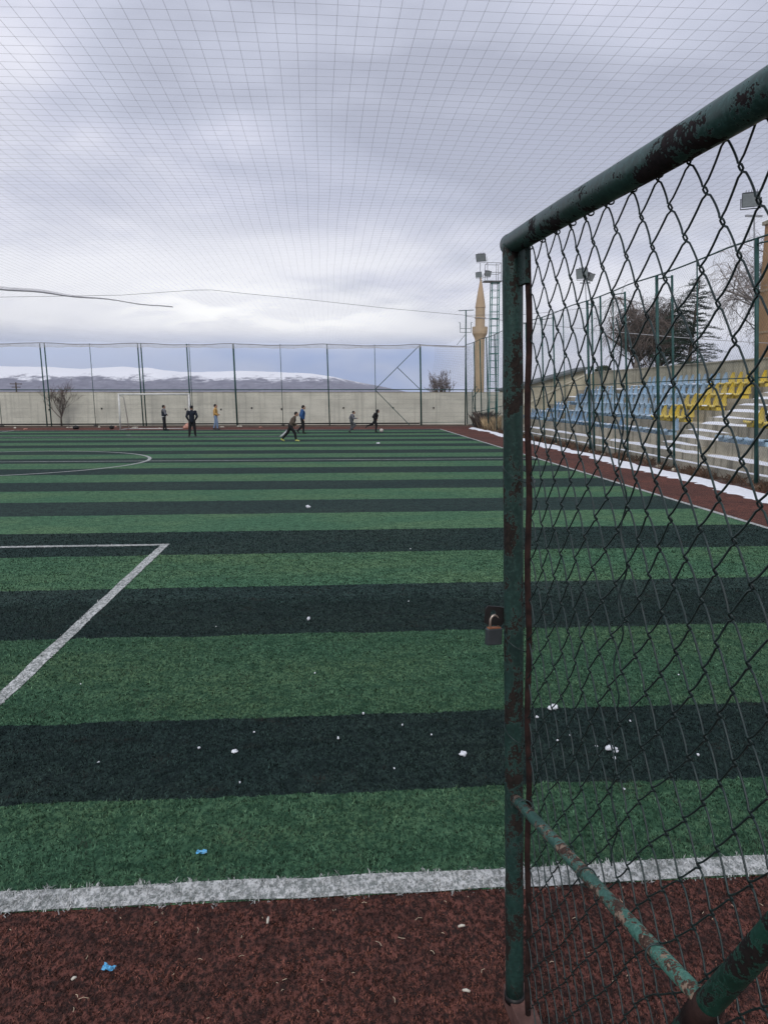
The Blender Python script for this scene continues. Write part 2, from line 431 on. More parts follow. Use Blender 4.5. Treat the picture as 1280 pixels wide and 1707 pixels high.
# fibres of the artificial turf close to the gate, lying where the sheet's colours say
def fibres(name, mat, label, zones, kind):
    V = []; Fq = []; RN = []
    tot = 0
    for (y0, y1, dens, hgt, wid) in zones:
        hw0 = .56 * y1 + .5
        n = int((y1 - y0) * 2 * hw0 * dens)
        Y = RNG.uniform(y0, y1, n); X = RNG.uniform(-hw0, hw0, n) + Y * .076
        ok = np.abs(X - Y * .076) < .56 * Y + .45
        edge = .012 * np.sin(X * 31 + 1.3) + .010 * np.sin(X * 83) + RNG.normal(0, .008, n)
        nearline = (Y > 2.87 + edge) & (Y < 3.0 + edge)
        boxline = (np.abs(X + 2.25 + edge) < .055) & (Y < 10.52) & (Y > 3.0)
        boxfront = (np.abs(Y - 10.5 + edge) < .055) & (X < -2.2)
        side = np.abs(X - 6.85 + edge) < .05
        wh = nearline | boxline | boxfront | side
        if kind == 'white': ok &= wh
        elif kind == 'red': ok &= (~wh) & ((Y <= 2.90) | (X > 6.85))
        else: ok &= (~wh) & (Y > 2.93) & (X < 6.85)
        X = X[ok]; Y = Y[ok]; n = len(X)
        # clumping: lower fibres in worn spots
        a = RNG.uniform(0, 2 * np.pi, n); h = hgt * RNG.uniform(.5, 1.15, n) * (.78 + .22 * np.sin(X * 61 + 2 * np.sin(Y * 37)) * np.sin(Y * 53 + 2 * np.sin(X * 29))); lean = RNG.uniform(.3, 1.25, n)
        w = wid * RNG.uniform(.7, 1.3, n)
        dx, dy = np.cos(a), np.sin(a); px, py = -dy, dx
        t1 = .5; l1 = h * t1
        x1 = X + dx * l1 * np.sin(lean * .5); y1_ = Y + dy * l1 * np.sin(lean * .5); z1 = l1 * np.cos(lean * .5)
        x2 = x1 + dx * l1 * np.sin(lean * 1.3); y2 = y1_ + dy * l1 * np.sin(lean * 1.3); z2 = z1 + l1 * np.cos(lean * 1.3)
        b = np.stack([np.stack([X - px * w / 2, Y - py * w / 2, np.full(n, .003)], 1), np.stack([X + px * w / 2, Y + py * w / 2, np.full(n, .003)], 1),
                      np.stack([x1 + px * w / 2, y1_ + py * w / 2, z1], 1), np.stack([x1 - px * w / 2, y1_ - py * w / 2, z1], 1),
                      np.stack([x2, y2, z2], 1)], 1)
        V.append(b.reshape(-1, 3)); base = (tot + np.arange(n) * 5)[:, None]
        q = np.concatenate([base + np.array([0, 1, 2]), base + np.array([0, 2, 3]), base + np.array([3, 2, 4])], 0)
        Fq.append(q); RN.append(np.repeat(RNG.uniform(0, 1, n), 5)); tot += n * 5
    V = np.concatenate(V); Fq = np.concatenate(Fq); RN = np.concatenate(RN)
    me = bpy.data.meshes.new(name)
    me.vertices.add(len(V)); me.vertices.foreach_set('co', V.astype(np.float32).ravel())
    me.loops.add(len(Fq) * 3); me.loops.foreach_set('vertex_index', Fq.astype(np.int32).ravel())
    me.polygons.add(len(Fq)); me.polygons.foreach_set('loop_start', (np.arange(len(Fq)) * 3).astype(np.int32))
    me.update(calc_edges=True)
    at = me.attributes.new('rnd', 'FLOAT', 'POINT'); at.data.foreach_set('value', RN.astype(np.float32))
    me.materials.append(mat)
    o = bpy.data.objects.new(name, me); COL.objects.link(o)
    return tag(o, label, 'artificial grass', kind='stuff')
ZN = [(1.7, 3.2, 11000, .034, .0036), (3.2, 5.0, 8000, .032, .0042), (5.0, 7.6, 4200, .030, .0062), (7.6, 11.5, 1900, .026, .0095)]
fibres('green_turf', M['turf_b'], 'short green artificial grass fibres of the striped pitch', ZN, 'green')
fibres('white_turf', M['white_b'], 'white artificial grass fibres along the nearest painted lines', [(a, b, d * 1.25, h, w * 1.05) for a, b, d, h, w in ZN], 'white')
fibres('red_turf', M['red_b'], 'rust red artificial grass fibres in front of the near line', [(1.7, 2.5, 17000, .021, .0032), (2.5, 3.2, 14000, .021, .0034), (3.2, 5.0, 6000, .022, .004)], 'red')

# ---------------------------------------------------------------- hills
def fbm(x, y, seed=0):
    v = 0
    for k, (f, a) in enumerate(((1, 1), (2.1, .5), (4.3, .27), (8.9, .15), (17.7, .08))):
        v = v + a * np.sin(x * f + 1.7 * k + seed + 1.3 * np.sin(y * f * .8 + k)) * np.cos(y * f * 1.1 + 2.3 * k + seed)
    return v
crest = [(-7000, 190), (-4500, 230), (-2853, 239), (-2500, 244), (-2187, 226), (-1822, 248), (-1458, 200), (-822, 197), (-123, 183), (60, 165), (203, 134), (532, 72), (809, 14), (1100, -12)]
cx = [c[0] for c in crest]; cz = [c[1] for c in crest]
P = []
for j in range(60):
    t = j / 40; Y = 4600 + 2400 * t
    row = []
    for i in range(200):
        X = -7000 + 8100 * i / 199
        H = np.interp(X * 7000 / Y if t < 1 else X, cx, cz)
        s = math.sin(min(t, 1) * math.pi / 2) ** 1.25 if t <= 1 else 1 - (t - 1) * 1.2
        n = float(fbm(X / 420, Y / 500, 1)) * 20 * math.sin(min(t, 1) * math.pi) if H > 0 else 0
        row.append((X * Y / 7000 if t <= 1 else X * Y / 7000, Y, H * s + n * min(1, max(0, H) / 120) - 2))
    P.append(row)
mb = MB(); mb.grid(P); tag(mb.build('snowy_hills', M['mountain'], smooth=True), kind='structure')
# ---------------------------------------------------------------- haze
HAZE = 6.5e-5
mb = MB(); mb.box((0, 4150, 146), (17200, 8920, 302)); hz = mb.build('haze', None); tag(hz, kind='stuff', label='thin pale winter haze between the pitch and the hills', cat='haze')
hm = bpy.data.materials.new('haze_air'); hm.use_nodes = True; ht = hm.node_tree; ht.nodes.clear()
pv = ht.nodes.new('ShaderNodeVolumePrincipled'); pv.inputs['Color'].default_value = (.86, .90, 1, 1); pv.inputs['Density'].default_value = HAZE
ho = ht.nodes.new('ShaderNodeOutputMaterial'); ht.links.new(pv.outputs[0], ho.inputs['Volume']); hz.data.materials.append(hm)
# ---------------------------------------------------------------- far wall
def wall_thing():
    t = thing('boundary_wall', (-8, 52.2, 0), 'long pale board marked concrete wall behind the far goal', 'wall')
    mb = MB(); mb.box((-8.5, 52.35, 1.09), (45, .3, 2.22)); mb.build('wall_face', M['wall'], t)
    mb = MB(); mb.box((-8.5, 52.35, 2.215), (45, .34, .035)); mb.build('coping', M['stand_wall'], t)
    for x in (-18.3, -14.9, -9.4, -7.05, -5.0, -3.0, 1.2, 4.6, 7.4):
        m2 = MB(); m2.lathe((x, 52.19, 1.12 + random.uniform(-.05, .05)), [(.05, -.05), (.05, .05)], 8)
        m2.build('tie_hole', M['black'], t)
wall_thing()

# ---------------------------------------------------------------- fences
FT = 5.34
def lattice(mb, o, ex, ez, W_, H_, cell, r, fx=None):
    """diamond mesh on the rectangle o + s*ex + t*ez"""
    o = Vector(o); ex = Vector(ex); ez = Vector(ez)
    f = fx or (lambda s, t: o + ex * s + ez * t)
    k = int((W_ + H_) / cell)
    for sgn in (1, -1):
        for i in range(1, k):
            c = i * cell
            if sgn == 1: a = (max(0, c - H_), min(c, H_)); b = (min(c, W_), max(0, c - W_))
            else: a = (max(0, c - H_), H_ - min(c, H_)); b = (min(c, W_), H_ - max(0, c - W_))
            mb.tube(f(*a), f(*b), r, n=3, cap=False)

def far_fence():
    t = thing('far_fence', (-8, 50.95, 0), 'tall green post and wire fence in front of the far concrete wall', 'fence')
    Y = 50.95
    posts = [(-24.1, 1), (-23.85, 1), (-21.0, 0), (-18.18, 1), (-17.90, 1), (-15.08, 0), (-12.06, 1), (-11.86, 1), (-8.95, 1), (-8.8, 0), (-5.97, 2), (-2.94, 0), (.12, 1), (3.25, 0), (6.28, 2)]
    for x, k in posts:
        r = (.020, .042, .058)[k]
        m = MB(); m.tube((x + (.12 if k else .1), Y, 0), (x, Y, FT - random.uniform(0, .04)), r, n=8); m.build('post', M['fence'], t, True)
        if k == 0:
            m = MB(); m.box((x + .1, Y, .03), (.22, .22, .12)); m.build('post_foot', M['black'], t, bevel=.01)
    m = MB(); pts = []
    for i in range(150):
        x = -27.2 + 36.6 * i / 149; ph = ((x + 18.18) % 6.05) / 6.05
        pts.append((x, Y, FT + .01 - .10 * math.sin(math.pi * ph) - .01 * math.sin(x * 3)))
    m.path(pts, .028, 5); m.build('top_rail', M['net'], t, True)
    m = MB(); m.path([(-27.2, Y, 2.37), (-12, Y, 2.36), (6.28, Y, 2.40), (9.35, Y, 2.38)], .028, 6); m.build('middle_rail', M['fence'], t)
    m = MB(); m.bar((-27.2, Y, .15), (6.3, Y, .15), .05, .09); m.build('bottom_rail', M['black'], t)
    m = MB(); m.bar((6.3, Y, .20), (9.35, Y, .22), .03, .03); m.build('bottom_wire', M['fence'], t)
    for a, b in (((6.2, Y - .05, 5.25), (3.3, Y - .05, 2.42)), ((3.3, Y - .05, 2.35), (5.6, Y - .25, .02)), ((4.75, Y - .05, 3.85), (6.25, Y - .05, 2.45))):
        m = MB(); m.tube(a, b, .022, n=6); m.build('brace', M['fence'], t)
    m = MB(); lattice(m, (-27.2, Y + .03, .1), (1, 0, 0), (0, 0, 1), 36.5, 2.25, .10, .0011); m.build('wire_mesh', M['fencewire'], t)
    # folded hem of the roof net lying along the top
    P = []
    for i in range(240):
        x = -27.2 + 36.6 * i / 239; ph = ((x + 18.18) % 6.05) / 6.05
        zt = FT - .02 - .10 * math.sin(math.pi * ph); zb = FT - .27 - .02 * math.sin(x * 1.7) - .02 * math.sin(x * 5.1)
        if x > 6.3: zb = zt - .05
        P.append((x, zt, zb))
    m = MB()
    for i in range(0, 239): m.tube((P[i][0], Y - .06, P[i][1]), (P[i][0] + .05, Y - .09, P[i][2]), .0095, n=3, cap=False)
    for q in (.15, .3, .45, .6, .75, .9, 1): m.path([(p[0], Y - .08, p[1] + (p[2] - p[1]) * q) for p in P], .009, 3, False)
    m.build('net_hem', M['netw'], t)
    # loose net hanging down in the corner
    m = MB(); n = 16
    def fz(s, q):
        return Vector((6.9 + s * 2.3 + .35 * (1 - q) + .10 * math.sin(q * 5 + s * 2), Y - .2 - .1 * math.sin(s * 9), FT - .1 - q * 3.0 * (1 - .15 * s)))
    for i in range(n + 1): m.path([fz(i / n, q / 24) for q in range(25)], .0045, 3, False)
    for q in range(25): m.path([fz(i / n, q / 24) for i in range(n + 1)], .0045, 3, False)
    m.build('hanging_net', M['net'], t)
far_fence()

SP = [(50.9, 1), (47.96, 1), (46.06, 1), (44.15, 1), (41.93, 1), (39.64, 0), (37.6, 1), (35.2, 1), (32.54, 1), (30.89, 1), (29.55, 0), (26.75, 2), (26.30, 1), (25.45, 1), (24.33, 0), (23.29, 1), (21.02, 2), (20.05, 1), (18.69, 0), (16.04, 2), (13.4, 0), (11.0, 1), (8.6, 1)]
def topx(y): return 9.12 + .2 * (y - 16) / 35
def side_fence():
    t = thing('side_fence', (9.5, 30, 0), 'tall green post fence between the red strip and the terraced stand', 'fence')
    for y, k in SP:
        r = (.019, .034, .046)[k]
        m = MB(); m.tube((9.52, y, 0), (topx(y), y, FT - (.16 if y in (20.05, 23.29) else .02)), r, n=8); m.build('post', M['fence'], t, True)
        if r > .03:
            m = MB(); m.lathe((9.52, y, 0), [(r * 2.2, 0), (r * 2.1, .05), (r, .08)], 10); m.build('post_foot', M['stand'], t)
    for a, b in ((26.75, 26.3), (24.33, 23.29), (21.02, 20.05), (16.04, 14.9), (32.54, 30.89)):
        m = MB(); m.tube((topx(a), a, FT - .12), (topx(b), b, FT - .20), .017, n=6); m.build('tie_bar', M['fence'], t)
    pts = []
    for i in range(90):
        y = 7.5 + 43.4 * i / 89; pts.append((topx(y), y, FT + .02 - .05 * abs(math.sin(y * .55))))
    m = MB(); m.path(pts, .021, 6); m.build('top_rail', M['fence'], t, True)
    m = MB(); m.path([(9.38, 7.5, 2.45), (9.38, 30, 2.4), (9.4, 50.9, 2.38)], .014, 5); m.build('middle_rail', M['fence'], t)
    for y0, y1 in ((7.5, 16.04), (16.04, 30.9), (30.9, 50.9)):
        m = MB()
        lattice(m, None or (0, 0, 0), (0, 1, 0), (0, 0, 1), y1 - y0, FT - .1, .10, .00115,
                lambda s, q, y0=y0: Vector((9.52 + (topx(y0 + s) - 9.52) * q / FT, y0 + s, q + .06)))
        m.build('wire_mesh', M['fencewire'], t)
    # leaning stair rail in the corner
    m = MB(); m.tube((9.9, 50, .9), (11.4, 45.5, 1.55), .02, n=6); m.tube((9.9, 50, .5), (11.4, 45.5, 1.1), .015, n=6)
    for q in (0, .33, .66, 1): m.tube((9.9 + 1.5 * q, 50 - 4.5 * q, 0), (9.9 + 1.5 * q, 50 - 4.5 * q, .9 + .65 * q), .017, n=6)
    o = m.build('stair_railing', M['fence']); tag(o, 'low green stair railing in the far right corner beside the mast', 'railing')
side_fence()

# ---------------------------------------------------------------- the roof net
def roof_net():
    def zz(x, y):
        return FT + .03 - .16 * math.sin(math.pi * min(1, max(0, y / 50.9))) * (1 - ((x + 9) / 19) ** 2 * .75) + .022 * math.sin(x * .55 + y * .21) + .008 * math.sin(x * 1.3 - y * .6)
    def xx(x, y): return x + .012 * math.sin(y * 1.15 + x * .3) + .03 * math.sin(y * .25 + x * .5)
    m = MB(); cell = .182; x = -27.2
    xs = []
    while x < 9.2: xs.append(x); x += cell
    for x in xs:
        m.path([(xx(x, y), y, zz(x, y)) for y in np.arange(1.0, 50.96, 1.02)], .00135, 3, False)
    y = 1.0
    while y < 50.9:
        X0 = -27.2 if y > 12 else -10
        m.path([(x, y + .02 * math.sin(x * 1.3 + y), zz(x, y)) for x in np.arange(X0, 9.3, .9 if y < 25 else 1.6)], .0011 if y < 14 else .0009, 3, False); y += cell
    o = m.build('roof_net', M['net']); tag(o, 'thin grey square mesh net stretched over the whole pitch', 'net')
roof_net()
m = MB(); pts = []; rad = []
for i in range(40):
    s = i / 39; x = -17 + 12.4 * s
    pts.append((x, 24, 5.34 + .30 * (1 - s) - .66 * s ** 1.6 + .02 * math.sin(i))); rad.append(.046 * (1 - s) + .006)
m.path(pts, rad, 6)
tag(m.build('net_seam_rope', M['net'], None, True), 'thick dark seam rope sagging across the roof net at the left', 'rope')
m = MB()
for q in range(9):
    m.path([(a.x if hasattr(a, 'x') else a[0], 24 + .02 * q, a[2] + (.02 + .035 * q) * max(0, 1 - i / 36) + .01 * math.sin(i * .7 + q)) for i, a in enumerate(pts)], .0055, 3, False)
for i in range(0, 36):
    for k_ in (0, .33, .66):
        a = Vector(pts[i]).lerp(Vector(pts[i + 1]), k_); m.tube(a, a + Vector((.03, .16, .30 * max(0, 1 - i / 36))), .004, n=3, cap=False)
tag(m.build('net_fold', M['netw']), 'pale bunched fold of netting lying along the seam rope at the left', 'net')
m = MB(); m.path([(-17, 24, 5.22), (-9.63, 24, 4.93), (-6.1, 24, 5.02), (-3.9, 24, 5.19), (-3.4, 24, 5.20), (-2.6, 24, 5.12), (-.5, 24.1, 4.95), (2, 24.2, 4.72), (4.46, 24.3, 4.54), (6.5, 24.4, 4.60), (9.2, 24.4, 4.9)], .0055, 5)
tag(m.build('net_support_cord', M['cable'], None, True), 'thin dark cord under the net rising to a peak left of centre', 'cord')
m = MB(); pts = []
for i in range(30):
    s = i / 29; pts.append((9.35 + 36 * s, 51 - 4 * s, 7.2 - 2.2 * s - 1.2 * math.sin(math.pi * s) * .5))
m.path(pts, .022, 5); tag(m.build('overhead_cable', M['cable_pale'], None, True), 'pale overhead cable passing in front of the bare trees at right', 'cable')

# ---------------------------------------------------------------- gate in the foreground
GB = Vector((.6215, 2.2113, .08)); Gu = Vector((.07192, -.99741, 0)); Gv = Vector((-.02932, 0, .99957)); Gn = Vector((-1, -.072, -.029)).normalized()
def G(u, v, n=0.0): return GB + Gu * u + Gv * v + Gn * n
def gate():
    t = thing('wire_gate', tuple(GB), 'open green pipe gate filled with chain link in the right foreground', 'gate')
    H = 2.425; Wd = 1.56
    m = MB(); k = 26
    m.path([G(.0, H * i / k - .01, .016) for i in range(k + 1)], [.0295 + .0006 * math.sin(i * 2.1) for i in range(k + 1)], 20)
    m.build('gate_post', M['gate'], t, True)
    m = MB(); m.path([G(0, -.012, .016), G(0, .012, .016)], .0335, 20); m.build('weld_collar', M['black'], t, True)
    m = MB(); m.path([G(-.035, H - .006, .012)] + [G(u, H - .008 - .006 * u + .002 * math.sin(u * 5), .012) for u in np.linspace(0, Wd, 20)], .0310, 24)
    m.build('top_rail', M['gate_top'], t, True)
    m = MB(); m.bar(G(.05, H - .13, .004), G(.05, H - .01, .004), .014, .09, tuple(Gu)); m.build('corner_gusset', M['gate'], t)
    m = MB(); m.path([G(Wd, -.01, 0), G(Wd, H, 0)], .034, 16); m.build('hinge_post', M['gate'], t, True)
    m = MB(); m.path([G(.078, .0 + 2.40 * i / 30, -.004 + .003 * math.sin(i * 1.1)) for i in range(31)], .0092, 8)
    m.build('mesh_rod', M['rustbar'], t, True)
    m = MB()
    a = G(-.06, .0, .0); b = G(Wd, .0, 0)
    m.bar(a - Vector((0, 0, .035)), b - Vector((0, 0, .035)), .075, .07); m.build('bottom_channel', M['rail_rust'], t, bevel=.004)
    m = MB(); m.path([G(-.01, .722, .022), G(.35, .785, .014), G(.7, .848, .012), G(1.035, .905, .004)], .0165, 16); m.build('middle_brace', M['brace'], t, True)
    d = (G(1.205, 1.161) - G(1.0, .819)); e = 1.0
    m = MB(); m.path([G(.575, .10, -.004), G(1.0, .819, -.004), G(1.205, 1.161, -.004), G(1.54, 1.72, -.004)], .0235, 18); m.build('diagonal_brace', M['brace_thick'], t, True)
    m = MB(); m.path([G(1.01, .835, -.004), G(1.035, .875, -.004), G(1.055, .91, -.004)], [.0265, .029, .0265], 16); m.build('weld_joint', M['rustbar'], t, True)
    # woven chain link: flattened zigzag spirals hooked into each other
    m = MB(); w = .050; dz = .0625; r = .00195
    def warp(u, v):
        n = .006 * math.sin(u * 5.2 + v * 2.1) * math.sin(v * 3.3 + 1) + .005 * math.sin(u * 9 + v * 6.5)
        du = .006 * math.sin(v * 4.1 + u * 3) + .005 * math.sin(v * 9.3 + u * 7) + .004 * math.sin(u * 21)
        dv = .008 * math.sin(u * 6.7 + v * 2.9) + .006 * math.sin(u * 13 + v * 5)
        return G(u + du, v + dv, n - .004)
    cols = int((Wd - .09) / w)
    for c in range(cols):
        u0 = .085 + c * w; pts = []; z = 2.392
        side = c % 2
        i = 0
        while z > .03:
            # knot: wire wraps over the neighbour
            uk = u0 if side == 0 else u0 + w
            out = -1 if side == 0 else 1
            ex = out * .0042
            pts += [warp(uk - out * .004, z + .006) + Gn * .0026, warp(uk + ex, z + .001) + Gn * .0012, warp(uk + ex, z - .004) - Gn * .0018, warp(uk - out * .003, z - .009) - Gn * .0028]
            un = (u0 + w) if side == 0 else u0
            for q in (.2, .35, .5, .65, .8):
                uu = uk + (un - uk) * q + .0022 * math.sin(q * math.pi) * math.sin(c * 3.3 + i * 1.9)
                pts.append(warp(uu, z - dz * q) + Gn * (.004 * (q - .5) * 1.2 - .0016 * math.sin(math.pi * q)))
            side = 1 - side; z -= dz; i += 1
        m.path(pts, r, 6)
    m.build('chain_link', M['wire'], t, True)
    # seam wire laced down the middle of the mesh
    m = MB(); pts = []
    for i in range(60):
        v = 2.15 - i * .021; pts.append(warp(.665 + .012 * math.sin(i * .85), v) + Gn * (.005 * math.cos(i * .85)))
    m.path(pts, .0019, 6); m.build('seam_wire', M['wire'], t, True)
    # tie wires round the post and rails
    def ring(cn, ax, rr, th=.0018, tilt=.3, tail=None):
        ax = Vector(ax).normalized(); x = ax.orthogonal().normalized(); y = ax.cross(x)
        pts = [Vector(cn) + (x * math.cos(a) + y * math.sin(a)) * rr + ax * (tilt * .02 * math.sin(a)) for a in np.linspace(0, 2 * math.pi, 22)]
        if tail is not None: pts.append(Vector(tail))
        mm = MB(); mm.path(pts, th, 6); mm.build('tie_wire', M['wire'], t, True)
    for v in (1.76, 1.25, .95): ring(G(.03, v, .008), Gv, .046, .0015, 1.3, G(.13, v - .03, 0))
    for u in (.10, .56, .90): ring(G(u, .722 + .18 * u / 1.03, .013), (G(1, .9) - G(0, .722)), .0215, .0022, .4, G(u + .03, .74 + .18 * u, -.004))
    for k_ in range(15):
        u = .10 + .1 * k_; ring(G(u, H - .037, .0), Gu, .0065, .0018, .2)
    # hasp plate and its bolt hole
    A = G(-.02, 1.282, .040)
    ex = Vector((-1, -.10, .13)).normalized(); ez = Vector((0.08, 0, 1)).normalized(); ey = ex.cross(ez).normalized()
    m = MB(); out = [(0, 0), (.066, -.004), (.070, .058), (.0, .060)]
    hole = [(.040 + .009 * math.cos(a), .037 + .011 * math.sin(a)) for a in np.linspace(0, 2 * math.pi, 17)[:-1]]
    sq = []
    for (hx, hz) in hole:
        dx, dz_ = hx - .040, hz - .037
        s = min((.066 - .040) / dx if dx > 1e-6 else 9, (-.040 / dx) if dx < -1e-6 else 9, (.060 - .037) / dz_ if dz_ > 1e-6 else 9, (-.037 / dz_) if dz_ < -1e-6 else 9)
        sq.append((.040 + dx * s, .037 + dz_ * s))
    P3 = lambda p, y: A + ex * p[0] + ez * p[1] + ey * y
    n_ = len(hole); vs = [P3(p, y) for y in (-.0025, .0025) for p in hole + sq]
    fs = []
    for i in range(n_):
        j = (i + 1) % n_
        fs += [(i, j, n_ + j, n_ + i), (2 * n_ + i, 3 * n_ + i, 3 * n_ + j, 2 * n_ + j), (i, 2 * n_ + i, 2 * n_ + j, j), (n_ + i, n_ + j, 3 * n_ + j, 3 * n_ + i)]
    m.add(vs, fs); m.build('hasp_plate', M['black'], t)
    # padlock hangs in the hasp: a thing of its own
    L0 = A + ex * .040 + ez * .030
    lk = thing('padlock', tuple(L0 - Vector((0, 0, .09))), 'dark square padlock with worn shackle hanging from the hasp of the gate post', 'padlock')
    bx = Vector((1, .25, -.04)).normalized(); bz = Vector((.03, 0, 1)).normalized(); by = bz.cross(bx).normalized()
    rot = Matrix((bx, by, bz)).transposed()
    c = L0 - Vector((0, 0, .066)) + Vector((.004, 0, 0))
    m = MB(); m.box(c, (.050, .022, .052), rot); m.build('lock_body', M['lock'], lk, bevel=.003)
    m = MB()
    pts = [c + rot @ Vector((-.014, 0, .024)), c + rot @ Vector((-.014, 0, .045))]
    pts += [c + rot @ Vector((-.014 * math.cos(a), 0, .050 + .017 * math.sin(a))) for a in np.linspace(0, math.pi, 12)]
    pts += [c + rot @ Vector((.014, 0, .045)), c + rot @ Vector((.014, 0, .024))]
    m.path(pts, .0038, 10); m.build('shackle', M['shackle'], lk, True)
    m = MB()
    m.box(c + rot @ Vector((0, 0, .0275)), (.042, .015, .004), rot); m.build('shackle_collar', M['shackle_collar'], lk, bevel=.001)
    m = MB(); m.lathe((0, 0, 0), [(.004, -.001), (.004, .001)], 10)
    m.v = [tuple(c + rot @ Vector((v[0], v[1], v[2] - .0268))) for v in m.v]; m.build('keyhole', M['black'], lk)
gate()
# ---------------------------------------------------------------- goal, bag
def goal():
    t = thing('football_goal', (-10.1, 45.7, 0), 'white tubular football goal without a net at the far end', 'goal')
    Y = 45.75; x0, x1 = -12.05, -8.02
    for x in (x0, x1):
        m = MB(); m.tube((x, Y, 0), (x, Y, 2.08), .05, n=12); m.build('goal_post', M['goal'], t, True)
        m = MB(); m.path([(x, Y, 2.06), (x + .15 * (1 if x < -10 else -1), Y + .5, 1.9), (x + .22 * (1 if x < -10 else -1), Y + 1.1, .03)], .022, 8); m.build('back_stay', M['goal'], t, True)
        m = MB(); m.tube((x, Y, .03), (x + .22 * (1 if x < -10 else -1), Y + 1.1, .03), .022, n=8); m.build('ground_bar', M['goal'], t, True)
    m = MB(); m.tube((x0 - .05, Y, 2.08), (x1 + .05, Y, 2.08), .05, n=12); m.build('crossbar', M['goal'], t, True)
    m = MB(); m.tube((x0 + .22, Y + 1.1, .03), (x1 - .22, Y + 1.1, .03), .022, n=8); m.build('back_bar', M['goal'], t, True)
goal()
m = MB(); m.ell((-8.38, 46.9, .15), (.19, .16, .18)); m.ell((-8.5, 46.85, .09), (.15, .14, .11)); m.ell((-8.36, 46.9, .32), (.05, .05, .06))
tag(m.build('bag', M['bag'], None, True), 'salmon orange bag on the ground by the right goal post', 'bag')

# ---------------------------------------------------------------- masts and lights
def floodlight(parent, c, size, yaw, tilt, sub_=True):
    rot = Matrix.Rotation(yaw, 3, 'Z') @ Matrix.Rotation(tilt, 3, 'X')
    c = Vector(c); w, d, h = size
    m = MB()
    f = [(-w / 2, -d / 2, -h / 2), (w / 2, -d / 2, -h / 2), (w / 2, -d / 2, h / 2), (-w / 2, -d / 2, h / 2)]
    bk = [(-w * .3, d / 2, -h * .3), (w * .3, d / 2, -h * .3), (w * .3, d / 2, h * .3), (-w * .3, d / 2, h * .3)]
    m.add([c + rot @ Vector(p) for p in f + bk], [(0, 1, 2, 3), (7, 6, 5, 4), (0, 4, 5, 1), (1, 5, 6, 2), (2, 6, 7, 3), (3, 7, 4, 0)])
    for i in range(5):
        q = -.3 + .15 * i; m.box(c + rot @ Vector((w * q, d * .35, 0)), (.012, d * .6, h * .85), rot)
    o = m.build('lamp_housing', M['lamp_body'], parent, bevel=.008); sub(o, (0, 0, 0)); o['base'] = parent['base']
    g = MB(); g.box(c + rot @ Vector((0, -d / 2 - .006, 0)), (w * .9, .008, h * .88), rot)
    gl = g.build('lamp_glass', M['lamp_glass'], parent)
    gl.parent = o
    y = MB(); y.path([c + rot @ Vector((-w * .55, 0, 0)), c + rot @ Vector((-w * .55, .02, -h * .75)), c + rot @ Vector((w * .55, .02, -h * .75)), c + rot @ Vector((w * .55, 0, 0))], .012, 5)
    yb = y.build('lamp_bracket', M['lamp_body'], parent); yb.parent = o

def lattice_mast():
    X0, X1, Y0, Y1 = 10.30, 10.80, 47.75, 48.25; zt = 8.95
    t = thing('lattice_floodlight_mast', (10.55, 48, 0), 'slim green lattice mast with caged platform and lamps beside the minaret', 'floodlight mast')
    for x, y in ((X0 + .05, Y0), (X1, Y0), (X1, Y1), (X0 + .05, Y1)):
        m = MB(); m.tube((x + .02 * (1 if x > 10.6 else -1) * 2, y, 0), (x, y, zt), .032, n=6); m.build('leg', M['mast'], t)
    for i in range(21):
        m = MB(); z = .3 + i * .43
        for a, b in (((X0 + .05, Y0), (X1, Y0)), ((X1, Y0), (X1, Y1)), ((X0 + .05, Y1), (X1, Y1)), ((X0 + .05, Y0), (X0 + .05, Y1))):
            m.tube((*a, z), (*b, z), .014 if i % 5 else .03, n=5)
        m.build('rung', M['mast'], t)
    m = MB(); m.box(((9.93 + 10.85) / 2, 48, 9.0), (1.1, .8, .05)); m.build('platform', M['galv'], t)
    m = MB()
    for x, y in ((10.0, 47.62), (10.85, 47.62), (10.85, 48.38), (10.0, 48.38), (10.55, 47.62)):
        m.tube((x, y, 9.0), (x, y, 10.08), .020, n=5)
    for z in (9.5, 10.07):
        m.path([(10.0, 47.62, z), (10.85, 47.62, z), (10.85, 48.38, z), (10.0, 48.38, z), (10.0, 47.62, z)], .018, 5)
    m.path([(10.0, 48, 9.0), (9.6, 47.9, 9.05), (9.6, 47.9, 10.1)], .022, 6)
    m.build('cage_rail', M['galv'], t)
    floodlight(t, (9.62, 47.7, 10.42), (.62, .28, .50), R(-25), R(32))
    floodlight(t, (9.50, 47.7, 9.38), (.40, .22, .34), R(-25), R(25))
    floodlight(t, (9.98, 47.5, 9.42), (.40, .22, .36), R(15), R(25))
lattice_mast()

def corner_mast():
    t = thing('aerial_mast', (9.38, 51, 0), 'thin dark mast with crossbars standing at the far corner of the fence', 'mast')
    m = MB(); m.tube((9.40, 51, 0), (9.32, 51, 7.6), .045, n=8); m.build('pole', M['fence'], t, True)
    m = MB(); m.tube((8.82, 51, 7.55), (9.85, 51, 7.60), .025, n=6); m.build('crossbar', M['fence'], t)
    m = MB(); m.path([(8.85, 51, 6.78), (8.95, 51, 6.78), (8.95, 51, 6.15), (9.68, 51, 6.15), (9.68, 51, 6.8), (9.78, 51, 6.8)], .022, 6); m.tube((8.95, 51, 6.4), (9.68, 51, 6.4), .016, n=5)
    m.build('bracket', M['fence'], t)
    m = MB(); m.tube((9.3, 51, 6.0), (8.75, 51, 5.33), .016, n=5); m.build('stay', M['fence'], t)
corner_mast()
